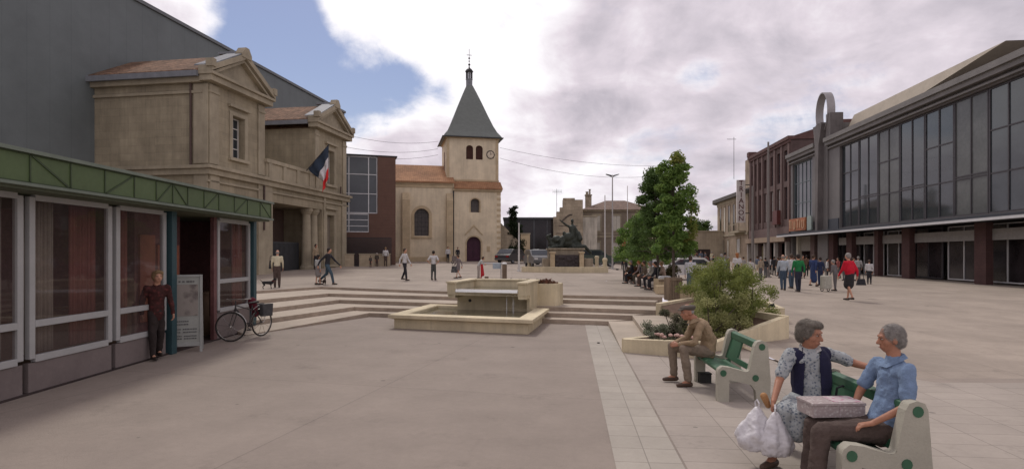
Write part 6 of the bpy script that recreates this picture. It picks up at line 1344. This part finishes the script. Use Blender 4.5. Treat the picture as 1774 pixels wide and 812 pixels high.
TAN = fabric((.31,.225,.14),'tan_jacket'); figure(r, J, dict(vx=NV, folds=1, top=TAN, legs=fabric((.215,.168,.125),'brown_trousers'), skin=TANSKIN, hairstyle='cap', hair=HG, cap=fabric((.10,.085,.07),'cap_tweed'), topname='jacket', shoes=mat('brown_shoe',(.08,.05,.035),.5), hem=1.0, tw=1.04, tl=.93, fs=1.0, hs=1.05))
g = MB(); nk = W(2.80,8.88,1.01); g.hull([nk+V3(p) for p in ((.05,-.075,.02),(-.06,-.07,-.02),(-.065,.07,-.02),(.05,.075,.02))],[nk+V3(p) for p in ((.075,-.095,-.02),(-.085,-.09,-.075),(-.085,.09,-.075),(.075,.095,-.02))]); g.build('collar', TAN, r, bevel=.01)
MB().ring(W(2.552,8.795,.628),.031,.006,'x',20).build('watch', CH, r)

r = thing('person','grey haired woman in dark blue vest and floral dress sitting on a bench','person',(2.95,5.75,0)); L_ = V3((2.95,5.75,0))
fW = V3((-.35,-.94,0)).normalized()
J = dict(f=fW, hip=[W(2.86,5.74,.52),W(3.05,5.66,.52)], knee=[W(2.55,5.40,.52),W(2.80,5.28,.50)], ank=[W(2.45,5.42,.09),W(2.72,5.30,.09)], toe=[(-.75,-.5,0),(-.5,-.8,0)], waist=W(2.955,5.70,.72), chest=W(2.945,5.69,.93), neck=W(2.93,5.69,1.085), head=W(2.915,5.655,1.215),
         sh=[W(2.745,5.70,1.01),W(3.135,5.74,1.02)], el=[W(2.60,5.62,.765),W(3.36,5.66,.93)], wr=[W(2.465,5.44,.615),W(3.50,5.42,.90)], hand=[((-.25,-.2,-.95),(.8,-.4,0),(-.3,-.9,0)),((.35,-.8,-.15),(0,0,-1),(-1,-.3,0))], curl=.8, seated=True)
J['hb'] = basis((.62,-.72,-.12),(0,0,1))
FLO = fabric((.10,.125,.165),'floral_dress',((.36,.38,.38),38)); 
figure(r, J, dict(vx=NV, top=FLO, legs=FLO, skirt=FLO, skl=.35, skin=TANSKIN, hairstyle='full', hair=mat('grey_hair_near',(.17,.15,.125),.85,.35,30,.7,90), vest=fabric((.018,.018,.045),'navy_vest'), topname='dress', long=0, belly=1.12, shoes=mat('brown_shoe',()), k=1.06, hs=1.14, fs=1.0))
g = MB(); nk = W(2.93,5.69,1.085); sd = fW.cross(V3((0,0,1))).normalized()
for s in (-1,1): g.hull([nk+fW*.075+V3((0,0,-.07)), nk+sd*s*.085+fW*.03+V3((0,0,-.0)), nk+sd*s*.075-fW*.02+V3((0,0,.03)), nk+fW*.06+sd*s*.02+V3((0,0,-.045))], [p+fW*.022+V3((0,0,.004)) for p in (nk+fW*.075+V3((0,0,-.08)), nk+sd*s*.10+fW*.05+V3((0,0,-.02)), nk+sd*s*.09-fW*.02+V3((0,0,.02)), nk+fW*.06+sd*s*.015+V3((0,0,-.05)))])
g.build('collar', fabric((.5,.5,.48),'pale_collar'), r, bevel=.004)

r = thing('person','man in blue shirt and brown trousers holding a box on his lap','person',(3.2,4.95,0)); L_ = V3((3.2,4.95,0))
J = dict(f=(-1,.0,0), hip=[W(3.16,5.04,.50),W(3.14,4.84,.50)], knee=[W(2.66,5.10,.50),W(2.60,4.85,.52)], ank=[W(2.62,5.10,.09),W(2.52,4.80,.09)], toe=[(-1,.05,0),(-1,0,0)], waist=W(3.24,4.94,.73), chest=W(3.28,4.95,.96), neck=W(3.28,4.96,1.12), head=W(3.26,4.97,1.27),
         sh=[W(3.25,5.13,1.04),W(3.27,4.77,1.04)], el=[W(3.13,5.19,.77),W(3.22,4.70,.76)], wr=[W(3.035,5.13,.64),W(2.98,4.78,.60)], hand=[((-.6,-.3,-.25),(0,.3,-1),(-.2,0,1)),((-.9,.1,-.15),(0,0,-1),(0,1,0))], curl=.45, seated=True)
J['hb'] = basis((-.95,.25,-.1),(0,0,1))
figure(r, J, dict(vx=NV, top=fabric((.17,.24,.36),'blue_shirt'), legs=fabric((.09,.065,.055),'dark_brown_trousers'), skin=TANSKIN, hairstyle='short', hair=HG, long=0, shoes=mat('brown_shoe',()), tw=1.12, tl=.95))
nk = W(3.28,4.96,1.12); BLS = fabric((.17,.24,.36),'blue_shirt')
g = MB(); g.hull([nk+V3(p) for p in ((-.005,-.072,.0),(.06,-.05,.035),(.06,.05,.035),(-.005,.072,.0),(-.065,.03,-.05),(-.065,-.03,-.05))],[nk+V3(p) for p in ((-.01,-.098,-.03),(.085,-.06,-.0),(.085,.06,-.0),(-.01,.098,-.03),(-.10,.055,-.085),(-.10,-.055,-.085))]); g.build('collar', BLS, r, bevel=.004)
# box and bags
bo = thing('cake_box','white patterned pastry box with pink markings resting on a lap','box',(2.83,5.13,.585),R(3)); PB = fabric((.50,.46,.44),'pastry_box',((.36,.30,.29),34))
MB().box(-.235,.235,-.13,.13,0,.10).build('box', PB, bo, bevel=.006); MB().box(-.24,.24,-.135,.135,.10,.125).build('lid', PB, bo, bevel=.005)
MB().box(-.02,.235,-.10,.10,.1255,.128).box(-.0,.004,-.1362,-.1355,.0,.12).build('pink_print', fabric((.45,.16,.26),'pink_print',((.52,.45,.45),22)), bo)
PL = mat('white_plastic_bag',(.58,.56,.57),.45,.10,6,.6,9,spec=.5)
def plastic(label, loc, w, h, seed, rz=0):
    o = thing('plastic_bag', label, 'bag', loc, rz, 'white plastic bags held by the woman'); rs_ = random.Random(seed); g = MB()
    for i in range(15):
        a = i*6.283/15; rr = 1+rs_.uniform(-.12,.12); p = V3((w*.40*rr*math.cos(a), w*.27*rr*math.sin(a), -h*rs_.uniform(.60,.76))); g.caps((.012*math.cos(a),.008*math.sin(a),-.02), p, .012, w*.145); g.caps(p, (p.x*.8,p.y*.8,-h*.88), w*.145, w*.13)
    g.ell((0,0,-h*.72), (w*.40,w*.27,h*.24))
    b = blob(g, 'bag', PL, o, .010, 4)
    t = bpy.data.textures.new('crumple','CLOUDS'); t.noise_scale = .07; d = b.modifiers.new('c','DISPLACE'); d.texture = t; d.strength = .03; d.mid_level = .5
    MB().tube([(0,-.02,-.05),(.0,-.03,.03),(0,0,.055),(0,.03,.03),(0,.02,-.05)], .008, 6).build('handle', PL, o); return o
plastic('larger swollen white plastic bag at the left, hanging from the hand of the woman', (2.31,5.44,.575), .38, .41, 3, R(10))
plastic('smaller white plastic bag at the right, bulging beside the larger one', (2.43,5.33,.555), .31, .42, 6, R(-20))
MB_ = MB().caps((0,0,-.05),(.04,0,-.14),.034,.026); o = MB_.build('bread', mat('bread_crust',(.36,.19,.08),.7,.2,10), smooth=True); o.location = (2.40,5.50,.70); tag(o,'end of a golden bread loaf beside the hand of the woman','bread')
hbk = handbag((3.22,5.62,.55),'small black handbag lying on the bench behind the pastry box',BK,(.11,.07,.07),0,strap=.1)

# more people, copied from ones already built
byl = {o.get('label'): o for o in S.objects if o.name.startswith('person')}
def again(src, u, v, rz, label, group, sc=1.0):
    o = copy_tree(byl[src]); X, Y, z = place(u, v); o.location = (X,Y,z); o.rotation_euler = (0,0,R(rz)); o.scale = (sc,sc,sc); o['label'] = label; o['group'] = group
    return o
K_ = list(byl)
src = [k for k in K_ if k and any(w in k for w in ('arcade','shopper','beige jacket','brick building','shop door','white shirts near'))]
G1, G2, G3 = 'far market crowd', 'people outside the shops', 'people under the trees'
for i, (u, v, rz, g_) in enumerate(((1100,468,40,G3),(1116,472,200,G3),(1128,474,100,G3),(1143,476,310,G3),(1160,478,20,G3),(1174,480,150,G3),(1212,474,80,G1),(1224,478,250,G1),(1236,472,30,G1),(1232,486,170,G1),(1262,484,60,G1),(1288,478,200,G1),(1312,476,120,G1),
        (1326,481,190,G2),(1352,482,90,G2),(1362,481,30,G2),(1376,480,200,G2),(1391,482,340,G2),(1433,484,60,G2),(1452,482,280,G2),(1478,486,20,G2),(1506,492,150,G2))):
    s_ = src[(i*5+2) % len(src)]; base = s_.split(' seen')[0].split(' standing')[0].split(' in the far')[0].split(' in the shade')[0].split(' in the shop')[0].split(' under')[0].split(' by the')[0].split(' behind')[0].split(' near the')[0].split(' just')[0].split(' far')[0].split(' farthest')[0]
    base = base.replace('left one of two people in white shirts','person in a white shirt').replace('right one of two people in white shirts','person in a white shirt')
    wh = {0:'leftmost under the trees',1:'behind the bench, left of the conical tree',2:'directly left of the conical tree trunk',3:'directly right of the conical tree trunk',4:'in front of the white van',5:'left of the taller tree trunk',6:'right of the tall man in white',7:'just left of the bush top',8:'small, above the left end of the bush',9:'close behind the left end of the bush',
          10:'above the middle of the bush',11:'right of the ginger haired woman, farther back',12:'above the right end of the bush',13:'between the bush and the lamp post',14:'behind the man in light blue',15:'left of the green shirt, farther back',16:'behind the green shirt',17:'between green shirt and blue dress',18:'right of the dark blue overalls',19:'behind the elderly person in grey',20:'behind the red coat, to its right',21:'right of the red coat by the glazed shopfront'}[i]
    again(s_, u, v, rz, ' '.join((base+', '+wh).split()[:16]), g_, .97+.05*(i % 3)/2)
